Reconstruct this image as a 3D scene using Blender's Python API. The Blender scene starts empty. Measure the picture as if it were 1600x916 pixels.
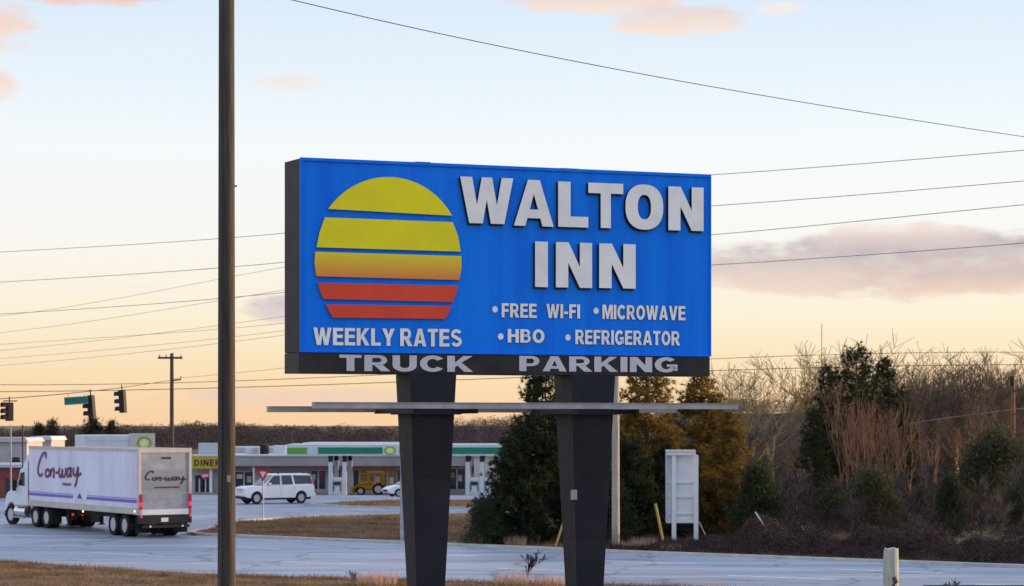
import bpy, bmesh, math, random
import numpy as np
from mathutils import Vector, Matrix
R = math.radians
sc = bpy.context.scene
C = sc.collection
F, H, HOR = 3400.0, 5.3, 659.0          # focal length in px of the 1600 px wide photo, eye height, horizon row

# ------------------------------------------------------------------ camera
cam = bpy.data.cameras.new('camera'); cam_o = bpy.data.objects.new('camera', cam); C.objects.link(cam_o)
cam.sensor_width = 36; cam.lens = 36*F/1600; cam.shift_y = (HOR-458)/1600
cam.clip_start = .5; cam.clip_end = 6000
cam_o.location = (0, 0, H); cam_o.rotation_euler = (R(90), 0, 0)
cam.dof.use_dof = True; cam.dof.focus_distance = 36; cam.dof.aperture_fstop = 4.0
sc.camera = cam_o
# ------------------------------------------------------------------ world, sun, exposure
SUN_EL, SUN_AZ = 5.5, 69.5               # azimuth clockwise from +Y (view direction)
w = bpy.data.worlds.new('World'); sc.world = w; w.use_nodes = True
nt = w.node_tree; nt.nodes.clear()
def N(t, **k):
    n = nt.nodes.new(t)
    for a, b in k.items(): setattr(n, a, b)
    return n
def L(a, b): nt.links.new(a, b)
def mth(op, a, b=None, c=None, clamp=False):
    n = N('ShaderNodeMath', operation=op, use_clamp=clamp)
    for i, v in enumerate((a, b, c)):
        if v is None: continue
        if isinstance(v, (int, float)): n.inputs[i].default_value = v
        else: L(v, n.inputs[i])
    return n.outputs[0]
def mixc(f, a, b, mode='MIX'):
    n = N('ShaderNodeMix', data_type='RGBA', blend_type=mode)
    for i, v in ((0, f), (6, a), (7, b)):
        if isinstance(v, (int, float)): n.inputs[i].default_value = v
        elif isinstance(v, tuple): n.inputs[i].default_value = (*v, 1)
        else: L(v, n.inputs[i])
    return n.outputs[2]
sky = N('ShaderNodeTexSky', sky_type='NISHITA', sun_disc=False)
sky.sun_elevation = R(SUN_EL); sky.sun_rotation = R(SUN_AZ); sky.air_density = 1.0; sky.dust_density = 1.2; sky.ozone_density = 2.0
tc = N('ShaderNodeTexCoord'); sep = N('ShaderNodeSeparateXYZ'); L(tc.outputs['Generated'], sep.inputs[0])
el = sep.outputs[2]
az = mth('ARCTAN2', sep.outputs[0], sep.outputs[1])
ramp = N('ShaderNodeValToRGB'); L(mth('MULTIPLY', mth('MAXIMUM', el, 0.0), 1.0), ramp.inputs[0])
cr = ramp.color_ramp
stops = [(0.0, (.78, .52, .31)), (.022, (.78, .60, .38)), (.05, (.78, .70, .55)), (.085, (.76, .745, .715)), (.125, (.735, .76, .78)),
         (.195, (.56, .66, .77)), (.36, (.60, .72, .92)), (1.0, (.52, .66, .96))]
while len(cr.elements) < len(stops): cr.elements.new(.5)
for e, (p, c) in zip(cr.elements, stops): e.position = p; e.color = (*c, 1)
nish = mixc(1.0, sky.outputs[0], (.12, .12, .12), 'MULTIPLY')
base = mixc(.88, nish, ramp.outputs[0])
# clouds in azimuth / elevation: a sparse noise deck overhead and a few banks low down
comb = N('ShaderNodeCombineXYZ'); L(mth('MULTIPLY', az, 1.0), comb.inputs[0]); L(mth('MULTIPLY', el, 2.6), comb.inputs[1])
ns = N('ShaderNodeTexNoise'); ns.inputs['Scale'].default_value = 26; ns.inputs['Detail'].default_value = 8; ns.inputs['Roughness'].default_value = .62
L(comb.outputs[0], ns.inputs['Vector'])
ns2 = N('ShaderNodeTexNoise'); ns2.inputs['Scale'].default_value = 3.4; ns2.inputs['Detail'].default_value = 5; L(comb.outputs[0], ns2.inputs['Vector'])
wob = mth('MULTIPLY', mth('SUBTRACT', ns.outputs[0], .5), 1.9)
ns3 = N('ShaderNodeTexNoise'); ns3.inputs['Scale'].default_value = 60; ns3.inputs['Detail'].default_value = 4; L(comb.outputs[0], ns3.inputs['Vector'])
wob = mth('ADD', wob, mth('MULTIPLY', mth('SUBTRACT', ns3.outputs[0], .5), 1.1))
def bank(px, py, rx, ry, flat=0.0):
    a0, e0 = math.atan((px-800)/F), (HOR-py)/F
    dx = mth('DIVIDE', mth('SUBTRACT', az, a0), rx/F)
    dy = mth('DIVIDE', mth('SUBTRACT', el, e0), ry/F)
    r2 = mth('ADD', mth('MULTIPLY', dx, dx), mth('MULTIPLY', dy, dy))
    d = mth('ADD', mth('SUBTRACT', 1.0+flat, r2), wob)
    s = N('ShaderNodeMapRange', interpolation_type='SMOOTHSTEP'); L(d, s.inputs[0]); s.inputs[1].default_value = -.05; s.inputs[2].default_value = .8
    return s.outputs[0], dy
col = base
def add_bank(px, py, rx, ry, top, bot, dens, bias=0.0):
    global col
    m, dy = bank(px, py, rx, ry, bias)
    tx = N('ShaderNodeMapRange'); L(ns3.outputs[0], tx.inputs[0]); tx.inputs[1].default_value = .34; tx.inputs[2].default_value = .6; tx.inputs[3].default_value = .72; tx.inputs[4].default_value = 1.0
    m = mth('MULTIPLY', m, tx.outputs[0])
    s = N('ShaderNodeMapRange'); L(dy, s.inputs[0]); s.inputs[1].default_value = -.8; s.inputs[2].default_value = .5
    cc = mixc(s.outputs[0], bot, top)
    col = mixc(mth('MULTIPLY', m, dens), col, cc)
add_bank(1470, 418, 400, 54, (.42, .365, .385), (.60, .46, .39), 1.0, .15)
add_bank(1210, 428, 150, 40, (.50, .43, .43), (.68, .53, .43), .85)
add_bank(1400, 378, 130, 26, (.66, .55, .50), (.42, .36, .38), .85, .2)
add_bank(1560, 448, 190, 24, (.50, .41, .39), (.70, .50, .39), .85)
add_bank(940, 6, 150, 30, (.60, .47, .44), (.72, .56, .47), .95, .25)
add_bank(1055, 44, 110, 26, (.62, .51, .48), (.73, .57, .48), .95, .2)
add_bank(1220, 30, 40, 12, (.72, .62, .57), (.74, .62, .54), .6)
add_bank(140, 6, 110, 24, (.34, .34, .45), (.66, .46, .41), 1.0, .55)
add_bank(-20, 70, 80, 44, (.66, .49, .42), (.73, .53, .42), .95)
add_bank(-10, 150, 44, 26, (.66, .52, .45), (.72, .55, .45), .85)
add_bank(440, 484, 70, 24, (.45, .40, .44), (.60, .50, .46), .95)
add_bank(455, 138, 66, 15, (.66, .58, .55), (.72, .60, .54), .7)
add_bank(480, 622, 240, 20, (.60, .46, .39), (.66, .46, .35), .7)
add_bank(180, 455, 150, 12, (.70, .62, .57), (.72, .62, .55), .5)
hi = N('ShaderNodeMapRange', interpolation_type='SMOOTHSTEP'); L(ns2.outputs[0], hi.inputs[0]); hi.inputs[1].default_value = .56; hi.inputs[2].default_value = .74
up = N('ShaderNodeMapRange', interpolation_type='SMOOTHSTEP'); L(el, up.inputs[0]); up.inputs[1].default_value = .2; up.inputs[2].default_value = .34
col = mixc(mth('MULTIPLY', mth('MULTIPLY', hi.outputs[0], up.outputs[0]), .6), col, (.66, .52, .47))
bg = N('ShaderNodeBackground'); L(col, bg.inputs[0]); bg.inputs[1].default_value = 1.0
wo = N('ShaderNodeOutputWorld'); L(bg.outputs[0], wo.inputs[0])

sun = bpy.data.lights.new('sun', 'SUN'); sun.energy = 5.0; sun.angle = R(.6); sun.color = (1, .62, .32)
sun_o = bpy.data.objects.new('sun', sun); C.objects.link(sun_o)
sd = Vector((math.sin(R(SUN_AZ))*math.cos(R(SUN_EL)), math.cos(R(SUN_AZ))*math.cos(R(SUN_EL)), math.sin(R(SUN_EL))))
sun_o.rotation_euler = sd.to_track_quat('Z', 'Y').to_euler(); sun_o.location = (60, 20, 40)
sc.view_settings.view_transform = 'Standard'; sc.view_settings.look = 'None'; sc.view_settings.exposure = 0.45; sc.view_settings.gamma = 1
sc.render.engine = 'CYCLES'; sc.cycles.max_bounces = 6; sc.cycles.use_denoising = True

# ------------------------------------------------------------------ materials
def mat(name, c1, c2=None, scale=4.0, rough=.7, spec=.3, metal=0.0, bump=0.0, stretch=(1, 1, 1), detail=5, coat=0, emit=None, es=0, contrast=(.35, .65), trans=0, rot=0):
    m = bpy.data.materials.new(name); m.use_nodes = True
    t = m.node_tree; b = t.nodes['Principled BSDF']
    b.inputs['Roughness'].default_value = rough; b.inputs['Specular IOR Level'].default_value = spec; b.inputs['Metallic'].default_value = metal
    b.inputs['Coat Weight'].default_value = coat
    b.inputs['Base Color'].default_value = (*c1, 1)
    if emit: b.inputs['Emission Color'].default_value = (*emit, 1); b.inputs['Emission Strength'].default_value = es
    if c2:
        co = t.nodes.new('ShaderNodeTexCoord'); mp = t.nodes.new('ShaderNodeMapping'); mp.inputs['Scale'].default_value = stretch; mp.inputs['Rotation'].default_value = (0, 0, rot)
        t.links.new(co.outputs['Object'], mp.inputs[0])
        n = t.nodes.new('ShaderNodeTexNoise'); n.inputs['Scale'].default_value = scale; n.inputs['Detail'].default_value = detail; n.inputs['Roughness'].default_value = .62
        t.links.new(mp.outputs[0], n.inputs['Vector'])
        r = t.nodes.new('ShaderNodeMapRange'); r.inputs[1].default_value = contrast[0]; r.inputs[2].default_value = contrast[1]
        t.links.new(n.outputs[0], r.inputs[0])
        x = t.nodes.new('ShaderNodeMix'); x.data_type = 'RGBA'
        x.inputs[6].default_value = (*c1, 1); x.inputs[7].default_value = (*c2, 1)
        t.links.new(r.outputs[0], x.inputs[0]); t.links.new(x.outputs[2], b.inputs['Base Color'])
        if bump:
            bp = t.nodes.new('ShaderNodeBump'); bp.inputs['Strength'].default_value = bump; bp.inputs['Distance'].default_value = .03
            t.links.new(n.outputs[0], bp.inputs['Height']); t.links.new(bp.outputs[0], b.inputs['Normal'])
    if trans:
        tr = t.nodes.new('ShaderNodeBsdfTranslucent'); ms = t.nodes.new('ShaderNodeMixShader'); ms.inputs[0].default_value = trans
        src = b.inputs['Base Color'].links[0].from_socket if b.inputs['Base Color'].links else None
        if src: t.links.new(src, tr.inputs[0])
        else: tr.inputs[0].default_value = (*c1, 1)
        o = t.nodes['Material Output']
        t.links.new(b.outputs[0], ms.inputs[1]); t.links.new(tr.outputs[0], ms.inputs[2]); t.links.new(ms.outputs[0], o.inputs[0])
    return m
M = {}
M['soil'] = mat('dead_grass_ground', (.13, .085, .05), (.24, .165, .10), 1.3, .95, .1, bump=.6)
M['grass'] = mat('dead_grass', (.13, .080, .048), (.36, .24, .145), .7, .9, .1, trans=.25)
M['grass2'] = mat('dead_grass_far', (.16, .10, .06), (.32, .21, .13), .5, .9, .1, trans=.25)
M['pinkgrass'] = mat('broomsedge', (.42, .26, .18), (.55, .38, .27), 3, .9, .1, trans=.3)
M['asphalt'] = mat('worn_asphalt', (.18, .20, .25), (.36, .38, .44), .9, .6, .45, stretch=(.05, .7, 1), rot=R(33), detail=10, bump=.12)
M['asphalt2'] = mat('lot_asphalt', (.18, .20, .25), (.31, .33, .40), .3, .6, .45, detail=8, bump=.12)
for _k, _sc in (('asphalt', .16), ('asphalt2', .13)):      # tar sealed cracks and dark repair patches
    _t = M[_k].node_tree; _b = _t.nodes['Principled BSDF']; _src = _b.inputs['Base Color'].links[0].from_socket
    _c = _t.nodes.new('ShaderNodeTexCoord'); _n = _t.nodes.new('ShaderNodeTexNoise'); _n.inputs['Scale'].default_value = .5; _n.inputs['Detail'].default_value = 4
    _a = _t.nodes.new('ShaderNodeVectorMath'); _a.operation = 'MULTIPLY_ADD'; _a.inputs[1].default_value = (2.5, 2.5, 0)
    _t.links.new(_c.outputs['Object'], _n.inputs['Vector']); _t.links.new(_n.outputs['Color'], _a.inputs[0]); _t.links.new(_c.outputs['Object'], _a.inputs[2])
    _v = _t.nodes.new('ShaderNodeTexVoronoi'); _v.feature = 'DISTANCE_TO_EDGE'; _v.inputs['Scale'].default_value = _sc; _t.links.new(_a.outputs[0], _v.inputs['Vector'])
    _r = _t.nodes.new('ShaderNodeMapRange'); _r.inputs[1].default_value = .008; _r.inputs[2].default_value = .02; _r.inputs[3].default_value = .62; _r.inputs[4].default_value = 1; _t.links.new(_v.outputs['Distance'], _r.inputs[0])
    _w = _t.nodes.new('ShaderNodeTexVoronoi'); _w.inputs['Scale'].default_value = .07; _t.links.new(_a.outputs[0], _w.inputs['Vector'])
    _q = _t.nodes.new('ShaderNodeSeparateColor'); _t.links.new(_w.outputs['Color'], _q.inputs[0])
    _p = _t.nodes.new('ShaderNodeMapRange'); _p.inputs[1].default_value = .0; _p.inputs[2].default_value = 1; _p.inputs[3].default_value = .84; _p.inputs[4].default_value = 1.08; _t.links.new(_q.outputs[0], _p.inputs[0])
    _m = _t.nodes.new('ShaderNodeMath'); _m.operation = 'MULTIPLY'; _t.links.new(_r.outputs[0], _m.inputs[0]); _t.links.new(_p.outputs[0], _m.inputs[1])
    _x = _t.nodes.new('ShaderNodeVectorMath'); _x.operation = 'SCALE'; _t.links.new(_src, _x.inputs[0]); _t.links.new(_m.outputs[0], _x.inputs['Scale']); _t.links.new(_x.outputs[0], _b.inputs['Base Color'])
M['kerb'] = mat('concrete_kerb', (.42, .40, .38), (.55, .52, .49), 2, .85, .2)
M['paint'] = mat('road_paint', (.78, .79, .82), (.52, .54, .6), 3, .6, .3)
M['blue'] = mat('sign_blue', (.001, .165, .84), (.003, .215, .94), 1.6, .5, .15, stretch=(2.6, 2.6, .14))
M['signblack'] = mat('sign_black', (.016, .015, .018), (.03, .026, .028), 2.5, .55, .3, bump=.1)
M['pillar'] = mat('pillar_black', (.010, .012, .020), (.018, .020, .028), 1.4, .6, .25, bump=.06)
M['letter'] = mat('letter_white', (.92, .91, .90), (.80, .79, .80), 2.5, .5, .3)
M['lettershade'] = mat('letter_return_and_shadow', (.012, .02, .05), None, rough=.5)
M['greytext'] = mat('band_text', (.62, .62, .68), (.52, .52, .58), 3, .6, .3)
M['yellow'] = mat('sun_yellow', (.90, .79, .008), (.80, .71, .012), 2, .5, .3)
M['red'] = mat('sun_red', (.78, .075, .035), (.70, .062, .03), 2, .5, .3)
M['teal'] = mat('sun_return', (.02, .17, .26), None, rough=.5)
M['galv'] = mat('galvanised_steel', (.42, .42, .46), (.30, .30, .34), 3, .5, .4, metal=.3)
M['wood'] = mat('utility_wood', (.048, .044, .040), (.095, .082, .072), 5, .85, .15, stretch=(6, 6, .25), bump=.5)
M['palewood'] = mat('pale_weathered_wood', (.30, .26, .22), (.46, .41, .36), 5, .9, .1, stretch=(6, 6, .3), bump=.3)
M['greenwood'] = mat('treated_post', (.34, .38, .34), (.52, .52, .46), 9, .9, .1, stretch=(5, 5, .5), bump=.5)
M['wire'] = mat('wire_dark', (.035, .03, .035), None, rough=.6)
M['wirefaint'] = mat('wire_weathered', (.26, .24, .23), None, rough=.6)
M['bark'] = mat('bark_brown', (.085, .058, .042), (.16, .11, .08), 3, .9, .1)
M['goldbark'] = mat('bark_tan', (.22, .15, .075), (.36, .25, .125), 2, .9, .1)
M['redbark'] = mat('bark_reddish', (.16, .088, .056), (.29, .155, .096), 2, .9, .1)
M['greybark'] = mat('bark_grey', (.055, .046, .043), (.12, .098, .088), 2, .9, .1)
M['pine'] = mat('pine_needles', (.012, .022, .010), (.040, .050, .020), 1.1, .7, .2, trans=.2)
M['gpine'] = mat('pine_needles_olive', (.045, .042, .014), (.30, .18, .03), .8, .7, .2, trans=.3)
M['cedar'] = mat('cedar_foliage', (.022, .038, .020), (.060, .070, .032), 1.6, .8, .15, trans=.2)
M['olive'] = mat('olive_foliage', (.040, .050, .026), (.10, .10, .05), 1.2, .8, .15, trans=.2)
M['bramble'] = mat('bramble_stems', (.040, .026, .026), (.085, .058, .055), 1.2, .9, .1)
M['woods'] = mat('far_woods', (.050, .042, .050), (.095, .072, .074), .03, .95, .05)
M['darkwoods'] = mat('far_evergreen', (.03, .034, .024), (.055, .05, .035), .06, .95, .05)
M['woods2'] = mat('mid_woods', (.050, .036, .031), (.13, .088, .066), .08, .95, .05)
for _k in ('woods', 'woods2', 'darkwoods'):      # each tree of a wood has its own bark tone
    _t = M[_k].node_tree; _a = _t.nodes.new('ShaderNodeAttribute'); _a.attribute_name = 'tint'
    _r = [n_ for n_ in _t.nodes if n_.type == 'MAP_RANGE'][0]; _x = [n_ for n_ in _t.nodes if n_.type == 'MIX'][0]
    _v = _t.nodes.new('ShaderNodeMath'); _v.operation = 'MULTIPLY_ADD'; _v.inputs[1].default_value = .7; _v.inputs[2].default_value = -.2; _t.links.new(_a.outputs['Fac'], _v.inputs[0])
    _w = _t.nodes.new('ShaderNodeMath'); _w.operation = 'MULTIPLY_ADD'; _w.inputs[1].default_value = .6; _w.use_clamp = True; _t.links.new(_r.outputs[0], _w.inputs[0]); _t.links.new(_v.outputs[0], _w.inputs[2])
    _t.links.new(_w.outputs[0], _x.inputs[0])
M['hillsoil'] = mat('woodland_floor', (.065, .045, .04), (.10, .068, .055), .03, .95, .05)
M['white'] = mat('white_paint', (.74, .75, .80), (.66, .67, .73), 1.5, .4, .4)
M['trailer'] = mat('trailer_skin', (.76, .76, .90), (.60, .60, .74), .8, .35, .5, stretch=(1, 1, .3))
M['rearskin'] = mat('trailer_door_skin', (.36, .38, .43), (.25, .27, .31), 1.6, .45, .4)
M['reargrey'] = mat('rear_grey_panel', (.25, .27, .29), None, rough=.5)
M['cream'] = mat('cream_trim', (.60, .52, .46), (.50, .43, .39), 2, .5, .3)
M['purple'] = mat('purple_print', (.13, .05, .20), None, rough=.5)
M['maroon'] = mat('script_print', (.16, .04, .12), None, rough=.5)
M['stripe'] = mat('violet_stripe', (.19, .12, .52), None, rough=.5)
M['ink'] = mat('dark_print', (.04, .045, .06), None, rough=.6)
M['rubber'] = mat('tyre_rubber', (.012, .012, .014), (.022, .022, .024), 8, .85, .2)
M['rim'] = mat('wheel_rim', (.50, .50, .54), None, rough=.35, metal=.6)
M['chassis'] = mat('dark_chassis', (.018, .018, .022), None, rough=.7)
M['chrome'] = mat('chrome', (.7, .7, .72), None, rough=.2, metal=.9)
M['glass'] = mat('dark_glass', (.02, .028, .04), None, rough=.08, spec=.6)
M['tail'] = mat('lit_tail_lamp', (.6, .02, .02), None, emit=(1, .06, .05), es=.5)
M['marker'] = mat('lit_marker_lamp', (.8, .5, .2), None, emit=(1, .62, .3), es=3)
M['lamp'] = mat('head_lamp', (.75, .77, .8), None, rough=.15, spec=.6)
M['signalbody'] = mat('signal_black', (.012, .011, .012), None, rough=.6)
M['signalgreen'] = mat('signal_lens', (.02, .03, .02), None, rough=.3)
M['streetgreen'] = mat('street_sign_green', (.015, .15, .12), None, rough=.4)
M['wall'] = mat('store_wall', (.46, .44, .47), (.38, .36, .39), .5, .8, .2)
M['fascia'] = mat('store_fascia', (.36, .34, .36), (.29, .275, .295), .4, .7, .2)
M['roofmetal'] = mat('store_roof', (.40, .42, .46), (.50, .51, .54), .6, .6, .3)
M['bpgreen'] = mat('canopy_green', (.008, .17, .095), (.012, .21, .12), .6, .45, .3)
M['bpwhite'] = mat('canopy_white', (.60, .63, .66), (.52, .55, .58), .5, .5, .3)
M['bpyellow'] = mat('emblem_yellow', (.70, .66, .10), None, rough=.5)
M['bplime'] = mat('emblem_green', (.12, .34, .04), None, rough=.5)
M['yellowsign'] = mat('diner_yellow', (.52, .37, .01), None, rough=.5)
M['pinklight'] = mat('pink_neon', (.7, .1, .25), None, emit=(1, .25, .45), es=.35)
M['warmglow'] = mat('lit_shop_interior', (.16, .09, .045), (.05, .03, .02), 1.4, .6, .2, emit=(1, .5, .2), es=.035)
M['brick'] = mat('red_brick_paint', (.20, .055, .05), (.27, .085, .075), 1.0, .8, .2)
M['machine'] = mat('machine_yellow', (.58, .30, .02), None, rough=.5)
M['yieldred'] = mat('yield_red', (.48, .02, .05), None, rough=.45)
M['yieldwhite'] = mat('yield_white', (.75, .62, .64), None, rough=.45)
M['guard'] = mat('guy_guard_yellow', (.42, .31, .09), None, rough=.6)
M['rail'] = mat('dark_rail', (.012, .016, .03), None, rough=.5)

# ------------------------------------------------------------------ helpers
def P(px, py, d): return Vector(((px-800)/F*d, d, H-(py-HOR)/F*d))
def zg(y):
    if y < 68: return 3.4*max(0, 1-max(y, 0)/68)**1.2
    if y < 150: return 0.0
    if y < 205: return -1.6*(y-150)/55
    return -1.6
def gd(py):                                # ground distance seen at row py (flat part)
    lo, hi_ = 69.0, 400.0
    for _ in range(50):
        m_ = (lo+hi_)/2
        if HOR+F*(H-zg(m_))/m_ > py: lo = m_
        else: hi_ = m_
    return lo
def GX(px, d): return (px-800)/F*d
def tag(o, label=None, cat=None, group=None, kind=None):
    if label: o['label'] = label
    if cat: o['category'] = cat
    if group: o['group'] = group
    if kind: o['kind'] = kind
    return o
def empty(name, loc, rz=0):
    o = bpy.data.objects.new(name, None); C.objects.link(o); o.location = loc; o.rotation_euler = (0, 0, rz); o.empty_display_size = .3
    return o
class MB:
    def __init__(s): s.v = []; s.f = []; s.m = []
    def add(s, vs, fs, mi=0):
        n = len(s.v); s.v += [tuple(v) for v in vs]; s.f += [tuple(i+n for i in f) for f in fs]; s.m += [mi]*len(fs); return s
    def box(s, x0, x1, y0, y1, z0, z1, mi=0, mx=None):
        vs = [Vector(p) for p in ((x0, y0, z0), (x1, y0, z0), (x1, y1, z0), (x0, y1, z0), (x0, y0, z1), (x1, y0, z1), (x1, y1, z1), (x0, y1, z1))]
        if mx is not None: vs = [mx @ v for v in vs]
        return s.add(vs, [(0, 3, 2, 1), (4, 5, 6, 7), (0, 1, 5, 4), (1, 2, 6, 5), (2, 3, 7, 6), (3, 0, 4, 7)], mi)
    def frustum(s, b, t, z0, z1, mi=0):    # b,t = (x0,x1,y0,y1)
        vs = [(b[0], b[2], z0), (b[1], b[2], z0), (b[1], b[3], z0), (b[0], b[3], z0), (t[0], t[2], z1), (t[1], t[2], z1), (t[1], t[3], z1), (t[0], t[3], z1)]
        return s.add(vs, [(0, 3, 2, 1), (4, 5, 6, 7), (0, 1, 5, 4), (1, 2, 6, 5), (2, 3, 7, 6), (3, 0, 4, 7)], mi)
    def prism(s, poly, a, b, axis='y', mi=0):
        n = len(poly)
        def q(p, k):
            return (p[0], k, p[1]) if axis == 'y' else ((k, p[0], p[1]) if axis == 'x' else (p[0], p[1], k))
        vs = [q(p, a) for p in poly]+[q(p, b) for p in poly]
        fs = [tuple(range(n)), tuple(range(2*n-1, n-1, -1))]+[(i, i+n, (i+1) % n+n, (i+1) % n) for i in range(n)]
        return s.add(vs, fs, mi)
    def tube(s, pts, rads, n=6, mi=0, cap=True):
        pts = [Vector(p) for p in pts]; vs = []; fs = []
        for i, p in enumerate(pts):
            d = (pts[min(i+1, len(pts)-1)]-pts[max(i-1, 0)]).normalized()
            a = d.cross(Vector((0, 0, 1)) if abs(d.z) < .95 else Vector((1, 0, 0))).normalized(); b = d.cross(a)
            r = rads if isinstance(rads, (int, float)) else rads[i]
            vs += [p+(a*math.cos(2*math.pi*k/n)+b*math.sin(2*math.pi*k/n))*r for k in range(n)]
        for i in range(len(pts)-1):
            fs += [(i*n+k, i*n+(k+1) % n, (i+1)*n+(k+1) % n, (i+1)*n+k) for k in range(n)]
        if cap: fs += [tuple(range(n))[::-1], tuple(range((len(pts)-1)*n, len(pts)*n))]
        return s.add(vs, fs, mi)
    def disc_y(s, cx, cz, y0, y1, r, n=20, mi=0):
        return s.prism([(cx+r*math.cos(2*math.pi*k/n), cz+r*math.sin(2*math.pi*k/n)) for k in range(n)], y0, y1, 'y', mi)
    def build(s, name, mats, parent=None, bevel=0, smooth=False):
        me = bpy.data.meshes.new(name); me.from_pydata(s.v, [], s.f)
        for m_ in (mats if isinstance(mats, (list, tuple)) else [mats]): me.materials.append(m_)
        me.polygons.foreach_set('material_index', s.m); 
        bm = bmesh.new(); bm.from_mesh(me); bmesh.ops.recalc_face_normals(bm, faces=bm.faces)
        if bevel:
            bmesh.ops.remove_doubles(bm, verts=bm.verts, dist=1e-5)
            es = [e for e in bm.edges if len(e.link_faces) == 2 and e.calc_face_angle(0) > .35]
            bmesh.ops.bevel(bm, geom=es, offset=bevel, segments=2, profile=.6, affect='EDGES', clamp_overlap=True)
        if smooth:
            for f in bm.faces: f.smooth = True
        bm.to_mesh(me); bm.free()
        o = bpy.data.objects.new(name, me); C.objects.link(o)
        if parent: o.parent = parent
        return o
def tri_obj(name, V, m, parent=None, tint=None):      # V: (n,3,3) triangle soup
    n = len(V); me = bpy.data.meshes.new(name)
    me.vertices.add(3*n); me.loops.add(3*n); me.polygons.add(n)
    me.vertices.foreach_set('co', np.asarray(V, dtype=np.float32).ravel())
    me.loops.foreach_set('vertex_index', np.arange(3*n, dtype=np.int32))
    me.polygons.foreach_set('loop_start', np.arange(0, 3*n, 3, dtype=np.int32))
    me.update(calc_edges=True); me.materials.append(m)
    if tint is not None:
        at = me.attributes.new('tint', 'FLOAT', 'FACE'); at.data.foreach_set('value', np.asarray(tint, dtype=np.float32))
    o = bpy.data.objects.new(name, me); C.objects.link(o)
    if parent: o.parent = parent
    return o
def spikes(c, d, ln, wd, rng):             # thin triangles from points c along unit d
    s = np.cross(d, rng.normal(size=d.shape)); s /= np.linalg.norm(s, axis=1, keepdims=True)+1e-9
    return np.stack([c-s*wd[:, None], c+s*wd[:, None], c+d*ln[:, None]], 1)
def unit(v): return v/(np.linalg.norm(v, axis=1, keepdims=True)+1e-9)
def copy_tree(o, parent=None):
    c = o.copy(); C.objects.link(c); c.parent = parent
    for ch in list(o.children): copy_tree(ch, c)
    return c
def ribbon(pts, w):
    o = []
    for i in range(len(pts)-1):
        def off(k):
            a, c = pts[max(k-1, 0)], pts[min(k+1, len(pts)-1)]; tx, ty = c[0]-a[0], c[1]-a[1]; l = math.hypot(tx, ty)+1e-9; return -ty/l*w/2, tx/l*w/2
        (ax, ay), (bx_, by) = off(i), off(i+1); p, q = pts[i], pts[i+1]
        o.append([(p[0]+ax, p[1]+ay), (q[0]+bx_, q[1]+by), (q[0]-bx_, q[1]-by), (p[0]-ax, p[1]-ay)])
    return o
def arcp(cx, cy, rx, ry, a0, a1, n=14): return [(cx+rx*math.cos(R(a0+(a1-a0)*k/n)), cy+ry*math.sin(R(a0+(a1-a0)*k/n))) for k in range(n+1)]
def bxp(x0, x1, y0, y1): return [(x0, y0), (x1, y0), (x1, y1), (x0, y1)]
ST, BR = .235, .185
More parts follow.
